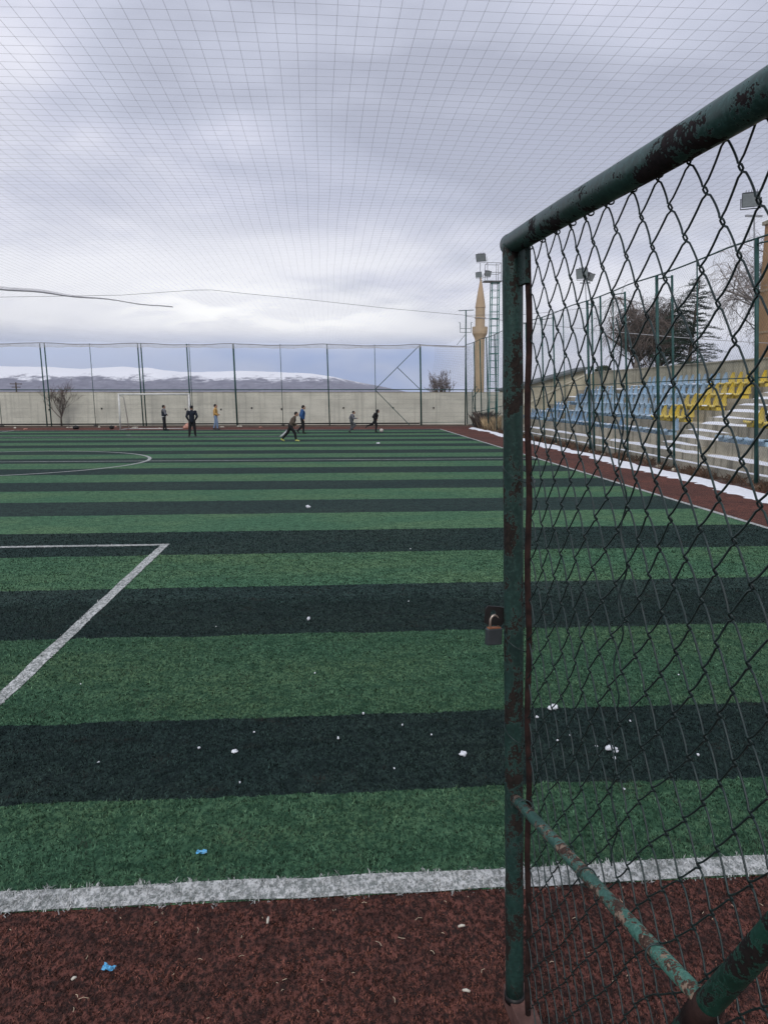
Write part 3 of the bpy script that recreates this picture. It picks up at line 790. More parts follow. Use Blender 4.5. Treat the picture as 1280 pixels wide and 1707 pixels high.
# small gate leaf leaning at the corner
m = MB(); m.path([(9.75, 50.2, 0), (9.7, 50.2, 2.3), (9.95, 50.1, 2.6), (10.1, 50.1, 2.35), (9.75, 50.2, 1.9)], .03, 6); m.tube((9.72, 50.2, 2.0), (10.0, 50.0, .1), .02, n=5); m.tube((9.8, 50.2, 1.2), (10.4, 49.8, .1), .02, n=5)
tag(m.build('bent_frame', M['fence']), 'bent green pipe frame leaning behind the far corner of the fence', 'pipe frame')

def pole_light(y, zt, label, sc=1.0, two=True):
    t = thing('floodlight_pole', (9.62, y, 0), label, 'floodlight', 'floodlights on poles behind the side fence')
    m = MB(); m.tube((9.70, y, 0), (9.14, y, zt - .35), .020, .018, n=8); m.build('pole', M['galv'], t, True)
    m = MB(); m.bar((8.95, y, zt - .35), (9.32, y, zt - .35), .04); m.build('crossbar', M['galv'], t)
    floodlight(t, (9.02, y - .05, zt), (.42 * sc, .26, .36 * sc), R(-30), R(28))
    if two: floodlight(t, (9.30, y + .1, zt - .1), (.34 * sc, .2, .28 * sc), R(35), R(28))
pole_light(26.9, 6.29, 'farther floodlight pole, small lamp cluster rising above the middle of the side fence')
pole_light(16.25, 6.18, 'nearer floodlight pole with one big square lamp by the tan tower', .85, False)

# ---------------------------------------------------------------- minaret and tower
def minaret():
    t = thing('minaret', (32.3, 160, 0), 'slender tan stone minaret with a pointed spire and one balcony', 'minaret')
    c = (32.25, 160, 0)
    m = MB(); m.lathe(c, [(1.10, -.1), (1.10, 3), (1.06, 8), (1.02, 13.4)], 16); m.build('shaft', M['minaret'], t)
    m = MB(); m.lathe(c, [(1.02, 13.4), (1.25, 14.0), (1.55, 14.6), (1.62, 15.1), (1.62, 16.0), (1.5, 16.0), (1.5, 15.3)], 16); m.build('balcony', M['minaret'], t)
    m = MB(); m.lathe(c, [(1.02, 15.3), (1.0, 19.9)], 16); m.build('upper_shaft', M['minaret'], t)
    m = MB(); m.lathe(c, [(1.14, 17.7), (1.14, 17.95)], 16); m.build('band', M['minaret'], t)
    m = MB(); m.lathe(c, [(1.10, 19.9), (1.06, 20.15), (.62, 23.0), (.05, 26.2)], 16); m.build('spire', M['minaret_roof'], t)
    m = MB(); m.lathe(c, [(.05, 26.2), (.12, 26.5), (.03, 26.9)], 8); m.build('finial', M['galv'], t)
minaret()
def tower():
    t = thing('tan_tower', (36.1, 51.5, 0), 'tan plastered building corner at the right edge beyond the stand', 'building')
    m = MB(); m.box((36.1, 51.5, 7.1), (8, 8, 14.4)); m.build('wall', M['tower'], t)
    m = MB(); m.box((36.1, 51.5, 14.4), (8.3, 8.3, .25)); m.build('cornice', M['stand_wall'], t)
    for z in (3.6, 6.6, 9.6):
        m = MB(); m.box((36.1, 51.5, z), (8.06, 8.06, .16)); m.build('string_course', M['minaret'], t)
    for z in (4.4, 7.4, 10.2):
        for x in (35.4, 38.6):
            w = MB(); w.box((x, 47.49, z + .5), (1.1, .06, 1.3)); f = w.build('window', M['stand_wall'], t); f['base'] = t['base']
            w = MB(); w.box((x, 47.45, z + .5), (.95, .03, 1.15)); w.build('pane', M['black'], t).parent = f
tower()
def shed():
    t = thing('low_building', (15.5, 55, 0), 'low grey building with a sloping dark roof beyond the end of the stand', 'building')
    m = MB(); m.extrude([(13.3, 0), (13.3, 2.4), (19.0, 3.9), (19.0, 0)], 55, 58); m.build('wall', M['stand_wall'], t)
    m = MB(); m.extrude([(13.0, 2.3), (19.3, 3.95), (19.3, 4.10), (13.0, 2.45)], 54.7, 58.3); m.build('roof', M['grey_roof'], t)
shed()

# ---------------------------------------------------------------- the stand
ROWX = {'E': 11.0, 'D': 11.8, 'C': 12.6, 'B': 13.4, 'A': 14.2}
ROWZ = {'F': .44, 'E': .78, 'D': 1.17, 'C': 1.55, 'B': 1.93, 'A': 2.31}
YS0, YS1 = 8.0, 42.0
def stand():
    t = thing('grandstand', (12.5, 25, 0), 'stepped concrete stand with patches of snow behind the side fence', 'stand')
    prof = [(9.85, -.1), (9.85, .22), (10.05, .24), (10.05, .44), (10.78, .44)]
    for k in 'EDCBA':
        x, z = ROWX[k] - .22, ROWZ[k]; prof += [(x, prof[-1][1]), (x, z)] if False else [(x, z - (0)), ]
        prof += [(x + .8, z)]
    # rebuild as true steps
    prof = [(9.85, -.1), (9.85, .22), (10.05, .24), (10.05, .44)]
    lastz = .44
    for k in 'EDCBA':
        x, z = ROWX[k] - .22, ROWZ[k]
        prof += [(x, lastz), (x, z)]; lastz = z
    prof += [(14.95, lastz), (14.95, -.1)]
    m = MB(); m.extrude(prof, YS0, YS1); m.build('terrace', M['stand'], t)
    m = MB(); m.box((15.1, 25, 1.62), (.28, 34, 3.3)); m.build('back_wall', M['stand_wall'], t)
    m = MB(); m.box((15.1, 25, 3.295), (.36, 34.1, .05)); m.build('coping', M['stand'], t)
    m = MB(); m.extrude([(9.85, -.1), (9.85, .85), (11.48, 1.60), (14.6, 3.14), (15.24, 3.29), (15.24, -.1)], 42.01, 42.25); m.build('side_wall', M['stand_wall'], t)
    m = MB(); m.extrude([(9.8, .86), (11.46, 1.62), (14.6, 3.17), (14.6, 3.22), (11.44, 1.68), (9.8, .92)], 41.97, 42.29); m.build('side_coping', M['stand_wall'], t)
    m = MB()
    for k, k2 in zip('FEDCB', 'EDCBA'):
        x = (ROWX[k2] - .22); z0, z1 = ROWZ[k], ROWZ[k2]
        m.box((x - .16, 22.05, (z0 + (z0 + z1) / 2) / 2), (.32, 2.7, (z1 - z0) / 2))
    m.build('aisle_steps', M['stand'], t)
    return t
stand()

def snow_bank(m, ys, xa, xb, z, th, dy=.12, nx=5):
    """a lumpy ribbon of snow along Y between the ragged edges xa(y) and xb(y)"""
    y0, y1 = ys; n = max(2, int((y1 - y0) / dy)); P = []
    for i in range(n + 1):
        y = y0 + (y1 - y0) * i / n; a, b = xa(y), xb(y); endf = min(1, min(i, n - i) / 4)
        a2 = (a + b) / 2 + (a - (a + b) / 2) * endf; b2 = (a + b) / 2 + (b - (a + b) / 2) * endf
        row = []
        for j in range(nx + 1):
            q = j / nx; h = th * (math.sin(math.pi * q) ** .5 if 0 < q < 1 else 0) * (.7 + .3 * math.sin(y * 3.1 + q * 2)) * endf
            row.append((a2 + (b2 - a2) * q, y, z + h + (.001 if 0 < j < nx else -.004)))
        P.append(row)
    m.grid(P)
sh = lambda y, s=0: .5 + .5 * math.sin(y * 1.7 + s) * math.sin(y * .61 + s * 2) + .18 * math.sin(y * 7.3 + s) 
m = MB()
jag = [random.uniform(-.10, .10) for _ in range(600)]
snow_bank(m, (7, 47.2), lambda y: 8.52 + .36 * max(0, (y - 14)) / 33 + .12 * math.sin(y * .8) + jag[int(y * 6)] + .05 * math.sin(y * 2.3), lambda y: 9.30 + .06 * math.sin(y * 1.1) + .05 * math.sin(y * 4), .004, .045, .1)
tag(m.build('snow_strip', M['snow'], None, True), 'ragged strip of white snow along the foot of the side fence', 'snow', kind='stuff')
m = MB()
def rb(k, y0, y1, xa, xb, s, th=.05):
    snow_bank(m, (y0, y1), lambda y: xa + .10 * (1 - sh(y, s)), lambda y: xb - .12 * sh(y, s + 1), ROWZ[k] + .002, th)
rb('F', 8.1, 20, 10.08, 10.72, 0); rb('F', 20.2, 27, 10.08, 10.62, 2, .06); rb('F', 27.1, 38.5, 10.10, 10.55, 3); 
snow_bank(m, (8.1, 40), lambda y: 9.86, lambda y: 9.98 + .04 * math.sin(y * 2), .232, .03)
for k in 'EDCBA':
    x = ROWX[k] - .2
    rb(k, 20.6, 23.35, x, x + .75, ord(k) * 1.3, .075)
for k2, z0, z1 in [(k2, ROWZ[k], ROWZ[k2]) for k, k2 in zip('FEDCB', 'EDCBA')]:
    x = ROWX[k2] - .22; snow_bank(m, (20.75, 23.3), lambda y: x - .30, lambda y: x - .03, z0 + (z1 - z0) / 2 + .002, .06)
rb('E', 23.4, 31, 10.82, 11.35, 4, .05); rb('E', 8.1, 20.5, 10.8, 11.45, 5); rb('D', 8.1, 17.5, 11.65, 12.3, 6)
for k, a, b in (('A', 33.8, 40.5), ('B', 39.6, 41.6), ('C', 38.9, 41.6), ('D', 39.9, 41.7), ('A', 8.1, 20.5), ('B', 8.1, 20.4), ('C', 8.1, 20.4)):
    rb(k, a, b, ROWX[k] - .18, ROWX[k] + .35, ord(k) + a, .05)
for k in 'EDCBA':
    y = 23.8
    while y < 38.5:
        L = random.uniform(.3, 1.6) if k != 'E' else random.uniform(.8, 2.4)
        if y < 31 or k != 'E':
            snow_bank(m, (y, y + L), lambda yy: ROWX[k] - .20 + .03 * math.sin(yy * 9), lambda yy: ROWX[k] - .06 + .07 * math.sin(yy * 5 + 1) + (.1 if k == 'E' else 0), ROWZ[k] + .150, .03)
        y += L + random.uniform(.2, 2.2 if k != 'E' else .5)
tag(m.build('snow_on_steps', M['snow'], None, True), 'patches of melting snow lying on the steps of the stand', 'snow', kind='stuff')

# ---------------------------------------------------------------- seats
def seat_mesh(name, mat, back=True):
    """moulded bucket seat facing -X, origin at the middle of its pan's foot"""
    P = []; n = 10
    prof = [(-.22, .10), (-.225, .13), (-.20, .145), (-.05, .125), (.10, .12), (.155, .15), (.18, .24), (.21, .42), (.22, .50), (.205, .515)] if back else [(-.22, .10), (-.225, .13), (-.20, .145), (-.05, .125), (.10, .12), (.15, .14), (.155, .12)]
    for i, (x, z) in enumerate(prof):
        w = .215 if z < .2 else .215 - (z - .2) * .46
        if z > .49: w *= .8
        row = []
        for j in range(n + 1):
            q = -1 + 2 * j / n; lift = .03 * abs(q) ** 3 if i < 6 else 0; fw = -.045 * abs(q) ** 3 if i >= 6 else 0
            row.append((x + fw, w * q, z + lift))
        P.append(row)
    m = MB(); m.grid(P)
    m.box((-.02, 0, .06), (.26, .30, .11))
    me = bpy.data.meshes.new(name); me.from_pydata(m.v, [], m.f); me.update()
    me.polygons.foreach_set('use_smooth', [len(p.vertices) == 4 and i < (len(P) - 1) * n for i, p in enumerate(me.polygons)])
    me.materials.append(mat); return me
for c_ in ('blue', 'deep', 'yellow'):
    mt_ = M['seat_' + c_]; g_ = NT(mt_.node_tree); b_ = mt_.node_tree.nodes['Principled BSDF']
    src = b_.inputs['Base Color'].links[0].from_socket; rn = g_.n('ShaderNodeObjectInfo').outputs['Random']
    gr = g_.mix(g_.mapr(rn, 0, 1, 0, .55, False), src, (.36, .40, .42) if c_ != 'yellow' else (.50, .42, .18))
    dirt_ = g_.mapr(g_.noise(g_.scalev(wpos(g_), (1, 1, 1)), 5, 5, .65), .56, .74, 0, .5)
    g_.put(b_.inputs['Base Color'], g_.mix(dirt_, gr, (.16, .16, .14)))
SM = {(c, b): seat_mesh('seat_' + c, M['seat_' + c], b) for c in ('blue', 'deep', 'yellow') for b in (True, False)}
ORD = ['first', 'second', 'third', 'fourth', 'fifth', 'sixth', 'seventh', 'eighth', 'ninth', 'tenth', 'eleventh', 'twelfth', 'thirteenth', 'fourteenth', 'fifteenth', 'sixteenth', 'seventeenth', 'eighteenth', 'nineteenth', 'twentieth'] + ['twenty-' + w for w in ['first', 'second', 'third', 'fourth', 'fifth', 'sixth', 'seventh', 'eighth', 'ninth']] + ['thirtieth', 'thirty-first', 'thirty-second', 'thirty-third', 'thirty-fourth', 'thirty-fifth']
ROWN = {'A': 'top row', 'B': 'second row down', 'C': 'third row down', 'D': 'fourth row down', 'E': 'lowest row'}
def seat(row, y, col, back, label, group, dz=0.0):
    o = bpy.data.objects.new('stand_seat', SM[(col, back)]); COL.objects.link(o)
    o.location = (ROWX[row] + .03 + random.uniform(-.012, .012), y, ROWZ[row] + .002 + dz); o.rotation_euler = (0, 0, R(random.uniform(-3, 3)))
    o.scale = (1.04, 1.04, random.uniform(1.0, 1.08)); tag(o, label, 'seat', group)
def seat_rows():
    G1 = 'plastic bucket seats of the stand'
    for row, y_hi, skip in (('A', 33.5, ()), ('B', 39.4, (9,)), ('C', 38.6, (13,)), ('D', 39.6, (5, 6))):
        ys = np.arange(26.75, y_hi, .5)[::-1]; n = 0
        for i, y in enumerate(ys):
            if i in skip: continue
            deep = i < 4 and row != 'A'; word = 'deep blue' if deep else 'pale blue'
            seat(row, float(y), 'deep' if deep else 'blue', True, f'{word} seat, {ORD[n]} blue one from the left in the {ROWN[row]}', G1); n += 1
        for i, y in enumerate(np.arange(23.75, 26.6, .5)[::-1]):
            if row == 'D' and i == 5: continue
            seat(row, float(y), 'yellow', True, f'yellow seat left of the snowy steps, {ORD[i]} from the blues, {ROWN[row]}', G1)
        for i, y in enumerate(np.arange(10.2, 20.4, .5)[::-1]):
            if row in 'A' or (row == 'D') or (row in 'BC' and i < 12): 
                if y > 14: seat(row, float(y), 'yellow', True, f'yellow seat right of the snowy steps, {ORD[i]} from them in the {ROWN[row]}', G1)
    n = 0
    for i, y in enumerate(np.arange(31.3, 41.6, .5)[::-1]):
        if i in (7, 12): continue
        seat('E', float(y), 'deep' if i % 3 else 'blue', True, f'blue high backed seat, {ORD[n]} from the left in the lowest row', G1); n += 1
    n = 0
    for i, y in enumerate(np.arange(23.6, 31.0, .5)[::-1]):
        bk = abs(y - 28.1) < .5 or abs(y - 23.6) < .1
        if bk: seat('E', float(y), 'deep' if y > 25 else 'blue', True, f'lone backed seat among snowy flat pans, about {"leftmost" if y > 28.2 else "middle" if y > 25 else "rightmost"} in the lowest row' , G1)
        else: seat('E', float(y), 'blue', False, f'flat backless blue seat pan under snow, {ORD[n]} from the left in the lowest row', G1); n += 1
    for i, y in enumerate(np.arange(18.2, 20.4, .5)[::-1]):
        seat('E', float(y), 'blue', False, f'backless blue pan right of the snowy steps, {ORD[i]} from them', G1)
seat_rows()

# ---------------------------------------------------------------- plants
def clump(m, c, rx, ry, h, n, w=.012, lean=.5):
    for _ in range(n):
        a = random.uniform(0, 6.283); q = math.sqrt(random.random()); x = c[0] + rx * q * math.cos(a); y = c[1] + ry * q * math.sin(a)
        hh = h * random.uniform(.4, 1.1); dx, dy = random.uniform(-lean, lean) * hh, random.uniform(-lean, lean) * hh
        b = random.uniform(0, 3.14); px, py = w * math.cos(b), w * math.sin(b)
        m.add([(x - px, y - py, c[2]), (x + px, y + py, c[2]), (x + dx * .4 + px * .7, y + dy * .4, c[2] + hh * .6), (x + dx, y + dy, c[2] + hh)], [(0, 1, 2), (0, 2, 3)])
m = MB()
for i in range(260):
    y = random.uniform(9, 47); clump(m, (random.uniform(9.4, 9.82), y, .0), .14, .2, random.uniform(.08, .26), 26, .009, .8)
tag(m.build('dead_weeds', M['weedd']), 'dead brown weeds in the ditch between side fence and stand', 'weeds', kind='stuff')
m = MB()
for i in range(36): clump(m, (random.uniform(9.6, 10.9), random.uniform(42.6, 46.4), .0), .35, .35, random.uniform(.5, .85), 70, .010, .5)
tag(m.build('dry_grass', M['weed']), 'tuft of tall straw coloured grass at the far end of the stand', 'dry grass', kind='stuff')
m = MB()
for i in range(14): clump(m, (random.uniform(9.45, 9.9), random.uniform(45.5, 47.6), .0), .25, .3, random.uniform(.7, 1.1), 60, .012, .6)
tag(m.build('dead_shrub', M['twigd']), 'dark tangled dead shrub behind the fence before the dry grass', 'shrub')

def limb(m, p, d, L, r, depth, P, tips=None):
    """recursive branch; P = params"""
    p = Vector(p); d = Vector(d).normalized(); n = 4; pts = [p.copy()]; rad = [r]
    for i in range(n):
        d = (d + Vector((random.uniform(-1, 1), random.uniform(-1, 1), random.uniform(-1, 1))) * P['wig'] + Vector((0, 0, P['up'] if depth > P['dd'] else -P['droop']))).normalized()
        p = p + d * L / n; pts.append(p.copy()); rad.append(max(P['rmin'], r * (1 - .55 * (i + 1) / n)))
    m.path(pts, rad, 6 if r > .05 else 4 if r > .02 else 3, False)
    if depth == 0: return
    k = random.randint(*P['kids'])
    for i in range(k):
        q = random.uniform(.3, 1); j = min(n - 1, int(q * n)); b = pts[j].lerp(pts[j + 1], q * n - j if q < 1 else 1)
        ax = Vector((random.uniform(-1, 1), random.uniform(-1, 1), random.uniform(-.4, 1))).normalized()
        nd = (d * (1 - P['spread']) + ax * P['spread']).normalized()
        limb(m, b, nd, L * P['ls'] * random.uniform(.75, 1.15), max(P['rmin'], rad[j] * .55), depth - 1, P)

def bare_tree(name, base, H, trunk_h, r, nl, P, label, cat='tree', tm='bark', cm='twig', L0=None, depth=4, stems=1, group=None):
    t = thing(name, tuple(base), label, cat, group); b = Vector(base)
    mt = MB(); mc = MB()
    for s in range(stems):
        off = Vector((random.uniform(-.1, .1), random.uniform(-.1, .1), 0)) * (stems > 1)
        top = b + off + Vector((random.uniform(-.06, .06) * trunk_h * (1 + stems), random.uniform(-.05, .05) * trunk_h, trunk_h))
        mid = (b + off).lerp(top, .5) + Vector((random.uniform(-.04, .04), 0, 0)) * trunk_h
        mt.path([b + off - Vector((0, 0, .05)), mid, top], [r * 1.2, r, r * .8], 8)
        L = L0 or (H - trunk_h) * .42
        for i in range(max(1, nl // stems)):
            a = 6.283 * (i + random.random() * .6) / max(1, nl // stems) + s; up = random.uniform(*P['rise'])
            q = random.uniform(.55, 1); st = (b + off).lerp(top, q)
            limb(mc, st, (math.cos(a), math.sin(a), up), L * random.uniform(.8, 1.2), r * .55, depth, P)
    mt.build('trunk', M[tm], t, True); mc.build('crown', M[cm], t)
    return t
Pn = dict(wig=.16, up=.10, droop=.0, dd=0, kids=(3, 4), spread=.55, ls=.66, rmin=.009, rise=(.5, 1.6))
random.seed(21)
bare_tree('bare_tree', (-17.35, 51.55, 0), 3.1, .85, .055, 9, dict(Pn, rmin=.006, kids=(3, 4), rise=(.7, 2.2), spread=.42), 'small leafless tree growing against the far wall at the left', depth=3, L0=1.15)
bare_tree('bare_shrub', (11.35, 75, 0), 3.8, 1.0, .10, 16, dict(Pn, rmin=.010, kids=(2, 4), rise=(.9, 2.6), up=.06, spread=.36), 'leafless bushy shrub showing over the far wall near the corner', 'shrub', depth=4, L0=1.55, stems=5)
Pw = dict(wig=.14, up=.05, droop=.42, dd=1, kids=(5, 6), spread=.6, ls=.72, rmin=.0095, rise=(.4, 1.9))
bare_tree('willow_tree', (29.2, 70, 0), 11.9, 7.6, .28, 18, dict(Pw, rise=(.2, 3.0)), 'dense leafless drooping tree, leftmost behind the stand', tm='bark_pale', cm='twig', depth=3, L0=3.0)
bare_tree('willow_tree', (32.4, 72, 0), 11.4, 7.6, .28, 16, dict(Pw, kids=(5, 7), rise=(.2, 3.0)), 'leafless drooping tree between the leftmost one and the dark conifer', tm='bark_pale', cm='twigd', depth=3, L0=2.8)
bare_tree('birch_tree', (35.6, 58, 0), 17.5, 9.0, .25, 15, dict(Pw, droop=.34, rmin=.009, kids=(5, 6), rise=(.3, 2.6)), 'tall pale leafless birch with hanging twigs beside the tan building', tm='bark_pale', cm='twigl', depth=3, L0=4.4)
bare_tree('brown_bush', (28.3, 48.5, 0), 4.9, 2.9, .10, 12, dict(Pw, droop=.15, rmin=.012, rise=(.1, .9)), 'reddish brown leafless bush over the stand wall next to the tan building', 'bush', tm='bark', cm='bushbrown', depth=3, L0=.95)

def cedar():
    b = Vector((29.3, 60, 0)); t = thing('cedar_tree', tuple(b), 'dark evergreen conifer with layered branches behind the stand', 'tree')
    m = MB(); m.path([b, b + Vector((-.1, 0, 5)), b + Vector((.35, 0, 11.0))], [.26, .18, .03], 8); m.build('trunk', M['bark'], t, True)
    mc = MB(); mf = MB()
    for i in range(96):
        z = 4.3 + 6.9 * (i / 96); q = (z - 4.3) / 6.9; L = (2.75 * (1 - q) ** .75 + .25) * random.uniform(.6, 1.15)
        a = random.uniform(0, 6.283); c = b + Vector((-.1 + .45 * q, 0, z)); d = Vector((math.cos(a), math.sin(a), .10))
        pts = [c + d * L * s + Vector((0, 0, .10 * math.sin(s * 3) * L - .07 * s * s * L)) for s in (0, .33, .66, 1)]
        mc.path(pts, [.035, .025, .016, .008], 4, False)
        for k in range(int(64 * L)):
            s = random.uniform(.22, 1.03); p = c + d * L * s + Vector((random.gauss(0, .17 * (1.2 - s * .6)), random.gauss(0, .17), random.gauss(0, .035) + .10 * math.sin(s * 3) * L - .07 * s * s * L))
            e = Vector((random.uniform(-1, 1) + d.x * .8, random.uniform(-1, 1) + d.y * .8, random.uniform(-.15, .3))).normalized() * random.uniform(.10, .24); w = Vector((-e.y, e.x, .3 * e.z)).normalized() * .022
            mf.add([p - w, p + w, p + e + w * .3, p + e + Vector((0, 0, .03))], [(0, 1, 2), (0, 2, 3)])
    mc.build('branches', M['bark'], t); mf.build('crown', M['needle'], t)
cedar()
def leaf_bush(name, base, c, r, n, mat, label, sz=.06, trunk=True):
    t = thing(name, tuple(base), label, 'bush'); b = Vector(base)
    if trunk:
        m = MB(); m.tube(b, Vector(c), .07, .05); m.build('trunk', M['bark'], t)
    m = MB()
    for _ in range(n):
        v = Vector((random.gauss(0, 1), random.gauss(0, 1), random.gauss(0, 1))).normalized() * random.uniform(.72, 1.03)
        v *= 1 + .08 * math.sin(v.x * 7) * math.sin(v.z * 9 + 1)
        p = Vector(c) + Vector((v.x * r[0], v.y * r[1], v.z * r[2]))
        e = Vector((random.uniform(-1, 1), random.uniform(-1, 1), random.uniform(-1, 1))).normalized() * sz; w = e.orthogonal().normalized() * sz * .45
        m.add([p - w, p + w, p + e], [(0, 1, 2)])
    m.build('crown', mat, t)
leaf_bush('trimmed_bush', (17.2, 46.6, 0), (17.2, 46.6, 3.35), (.56, .56, .50), 2600, M['bush'], 'rounded dark trimmed bush peeping over the stand wall', .09)
leaf_bush('evergreen_bush', (26.6, 54, 0), (26.6, 54, 3.9), (1.5, 1, .55), 3000, M['needle'], 'low dark evergreen bush at the foot of the conifer behind the stand', .12)
def far_pole():
    t = thing('utility_pole', (-29.2, 75, 0), 'small distant utility pole with crossarms beyond the wall at far left', 'utility pole')
    m = MB(); m.tube((-29.2, 75, 0), (-29.2, 75, 3.2), .07); m.build('pole', M['bark'], t)
    m = MB(); m.bar((-29.75, 75, 3.05), (-28.65, 75, 3.05), .08); m.bar((-29.6, 75, 2.75), (-28.8, 75, 2.75), .07); m.build('crossarm', M['bark'], t)
far_pole()

# ---------------------------------------------------------------- people
def blob(prims, voxel, name, mat, parent, smooth=6):
    """fuse tapered limbs into one continuous skin"""
    m = MB()
    for p in prims:
        if p[0] == 'c':
            _, a, b, r1, r2 = p; a = Vector(a); b = Vector(b)
            k = 5; m.path([a.lerp(b, i / k) for i in range(k + 1)], [r1 + (r2 - r1) * i / k for i in range(k + 1)], 12)
            m.ell(a, (r1,) * 3, None, 12, 8); m.ell(b, (r2,) * 3, None, 12, 8)
        else: m.ell(p[1], p[2], p[3] if len(p) > 3 else None, 16, 12)
    me = bpy.data.meshes.new('tmp'); me.from_pydata(m.v, [], m.f); o = bpy.data.objects.new('tmp', me); COL.objects.link(o)
    rm = o.modifiers.new('r', 'REMESH'); rm.mode = 'VOXEL'; rm.voxel_size = voxel
    sm = o.modifiers.new('s', 'SMOOTH'); sm.iterations = smooth; sm.factor = .5
    dg = bpy.context.evaluated_depsgraph_get(); dg.update()
    new = bpy.data.meshes.new_from_object(o.evaluated_get(dg)); bpy.data.objects.remove(o)
    new.name = name; new.materials.clear(); new.materials.append(mat)
    new.polygons.foreach_set('use_smooth', [True] * len(new.polygons))
    ob = bpy.data.objects.new(name, new); COL.objects.link(ob); ob.parent = parent
    return ob

def person(loc, H, face, J, cl, label):
    """J: joints in units of body height, x = to the figure's left, y = forward, z = up. face = heading, radians about Z (0 = +Y)"""
    t = thing('person', loc, label, 'person'); t.rotation_euler = (0, 0, face)
    g = lambda k: Vector(J[k]) * H
    hd = g('head'); nk = g('neck'); ch = g('chest'); pv = g('pelvis')
    pr = [('e', hd, (.050 * H, .062 * H, .073 * H)), ('e', hd + Vector((0, .030, -.035)) * H, (.034 * H, .035 * H, .036 * H)),
          ('e', hd + Vector((0, .064, -.008)) * H, (.008 * H, .014 * H, .014 * H)),
          ('e', hd + Vector((.050, 0, -.008)) * H, (.008 * H, .014 * H, .02 * H)), ('e', hd + Vector((-.050, 0, -.008)) * H, (.008 * H, .014 * H, .02 * H)),
          ('c', nk, hd + Vector((0, -.01, -.03)) * H, .034 * H, .031 * H), ('c', pv, ch, .07 * H, .075 * H)]
    jk = [('c', pv + Vector((0, 0, -.015)) * H, ch, .082 * H, .092 * H), ('c', ch, nk, .085 * H, .045 * H)]
    tr = [('c', pv, pv + Vector((0, 0, .03)) * H, .083 * H, .078 * H)]
    jac = []
    for s in 'LR':
        sx = 1 if s == 'L' else -1
        sh_ = g('sh' + s); el = g('el' + s); wr = g('wr' + s); hp = g('hip' + s); kn = g('kn' + s); an = g('an' + s)
        pr += [('c', ch, sh_, .06 * H, .038 * H), ('c', sh_, el, .033 * H, .025 * H), ('c', el, wr, .025 * H, .018 * H), ('c', hp, kn, .052 * H, .034 * H), ('c', kn, an, .034 * H, .022 * H)]
        f = (wr - el).normalized(); sd = f.cross(Vector((0, 0, 1)));
        sd = sd.normalized() if sd.length > .2 else Vector((0, 1, 0))
        pc = wr + f * .035 * H
        pr.append(('c', wr, pc, .017 * H, .019 * H))
        for k, (o_, ln) in enumerate(((-.017, .036), (-.006, .042), (.006, .039), (.016, .031))):
            a = pc + sd * o_ * H; b = a + f * ln * H * .6 + Vector((0, 0, -.006)) * H; pr.append(('c', a, b, .0070 * H, .0065 * H)); pr.append(('c', b, b + (f * .4 + Vector((0, 0, -.5))) * ln * H * .5, .0065 * H, .0055 * H))
        th = wr + f * .012 * H - sd * .016 * H; pr.append(('c', th, th + (f * .7 - sd * .7).normalized() * .032 * H, .008 * H, .0065 * H))
        jk += [('c', ch, sh_, .075 * H, .052 * H), ('c', sh_, el, .047 * H, .039 * H), ('c', el, wr - f * .01 * H, .039 * H, .029 * H)]
        tr += [('c', hp, kn, .064 * H, .047 * H), ('c', kn, an + (kn - an) * .12, .046 * H, .036 * H)]
        # shoe
        fd = g('toe' + s) - an
    body = blob(pr, .0085, 'body', M['skin'], t, 3)
    blob(jk, .014, cl.get('topname', 'jacket'), cl['top'], t)
    blob(tr, .014, 'trousers', cl['legs'], t)
    for s in 'LR':
        an = g('an' + s); toe = g('toe' + s)
        blob([('c', an + Vector((0, 0, .004)) * H, an.lerp(toe, .15) + Vector((0, 0, -.010)) * H, .030 * H, .028 * H), ('c', an.lerp(toe, -.12) + Vector((0, 0, -.012)) * H, toe, .026 * H, .021 * H)], .010, 'shoe', cl['shoe'], t, 3)
    hs = [('e', hd + Vector((0, -.012, .016)) * H, (.056 * H, .062 * H, .066 * H))]
    if cl.get('cap'):
        hs = [('e', hd + Vector((0, -.004, .040)) * H, (.060 * H, .066 * H, .042 * H)), ('e', hd + Vector((0, .05, .034)) * H, (.045 * H, .048 * H, .008 * H))]
        blob([('e', hd + Vector((0, -.02, .012)) * H, (.055 * H, .052 * H, .050 * H))], .010, 'hair', M['hair'], t, 2)
        blob(hs, .009, 'cap', cl['cap'], t, 3)
    elif cl.get('hood'):
        blob([('e', hd + Vector((0, -.016, .010)) * H, (.062 * H, .068 * H, .078 * H))], .010, 'hood', cl['hood'], t, 3)
    else: blob(hs, .009, 'hair', M['hair'], t, 3)
    if cl.get('vest'):
        blob([('c', pv + Vector((0, 0, .02)) * H, ch + Vector((0, .004, .01)) * H, .090 * H, .101 * H)], .014, 'vest', cl['vest'], t)
    if cl.get('band'):
        m = MB(); m.lathe((pv.x, pv.y, pv.z), [(.094 * H, -.002), (.096 * H, .03), (.09 * H, .035)], 18); m.v = [(x, y, z) for x, y, z in m.v]
        o = m.build('waistband', cl['band'], None, True); o.parent = t
    # eyes
    for sx in (-1, 1):
        m = MB(); m.ell(hd + Vector((sx * .02, .058, .004)) * H, (.006 * H, .005 * H, .004 * H)); o = m.build('eye', M['hair'], None, True); o.parent = t
    return t

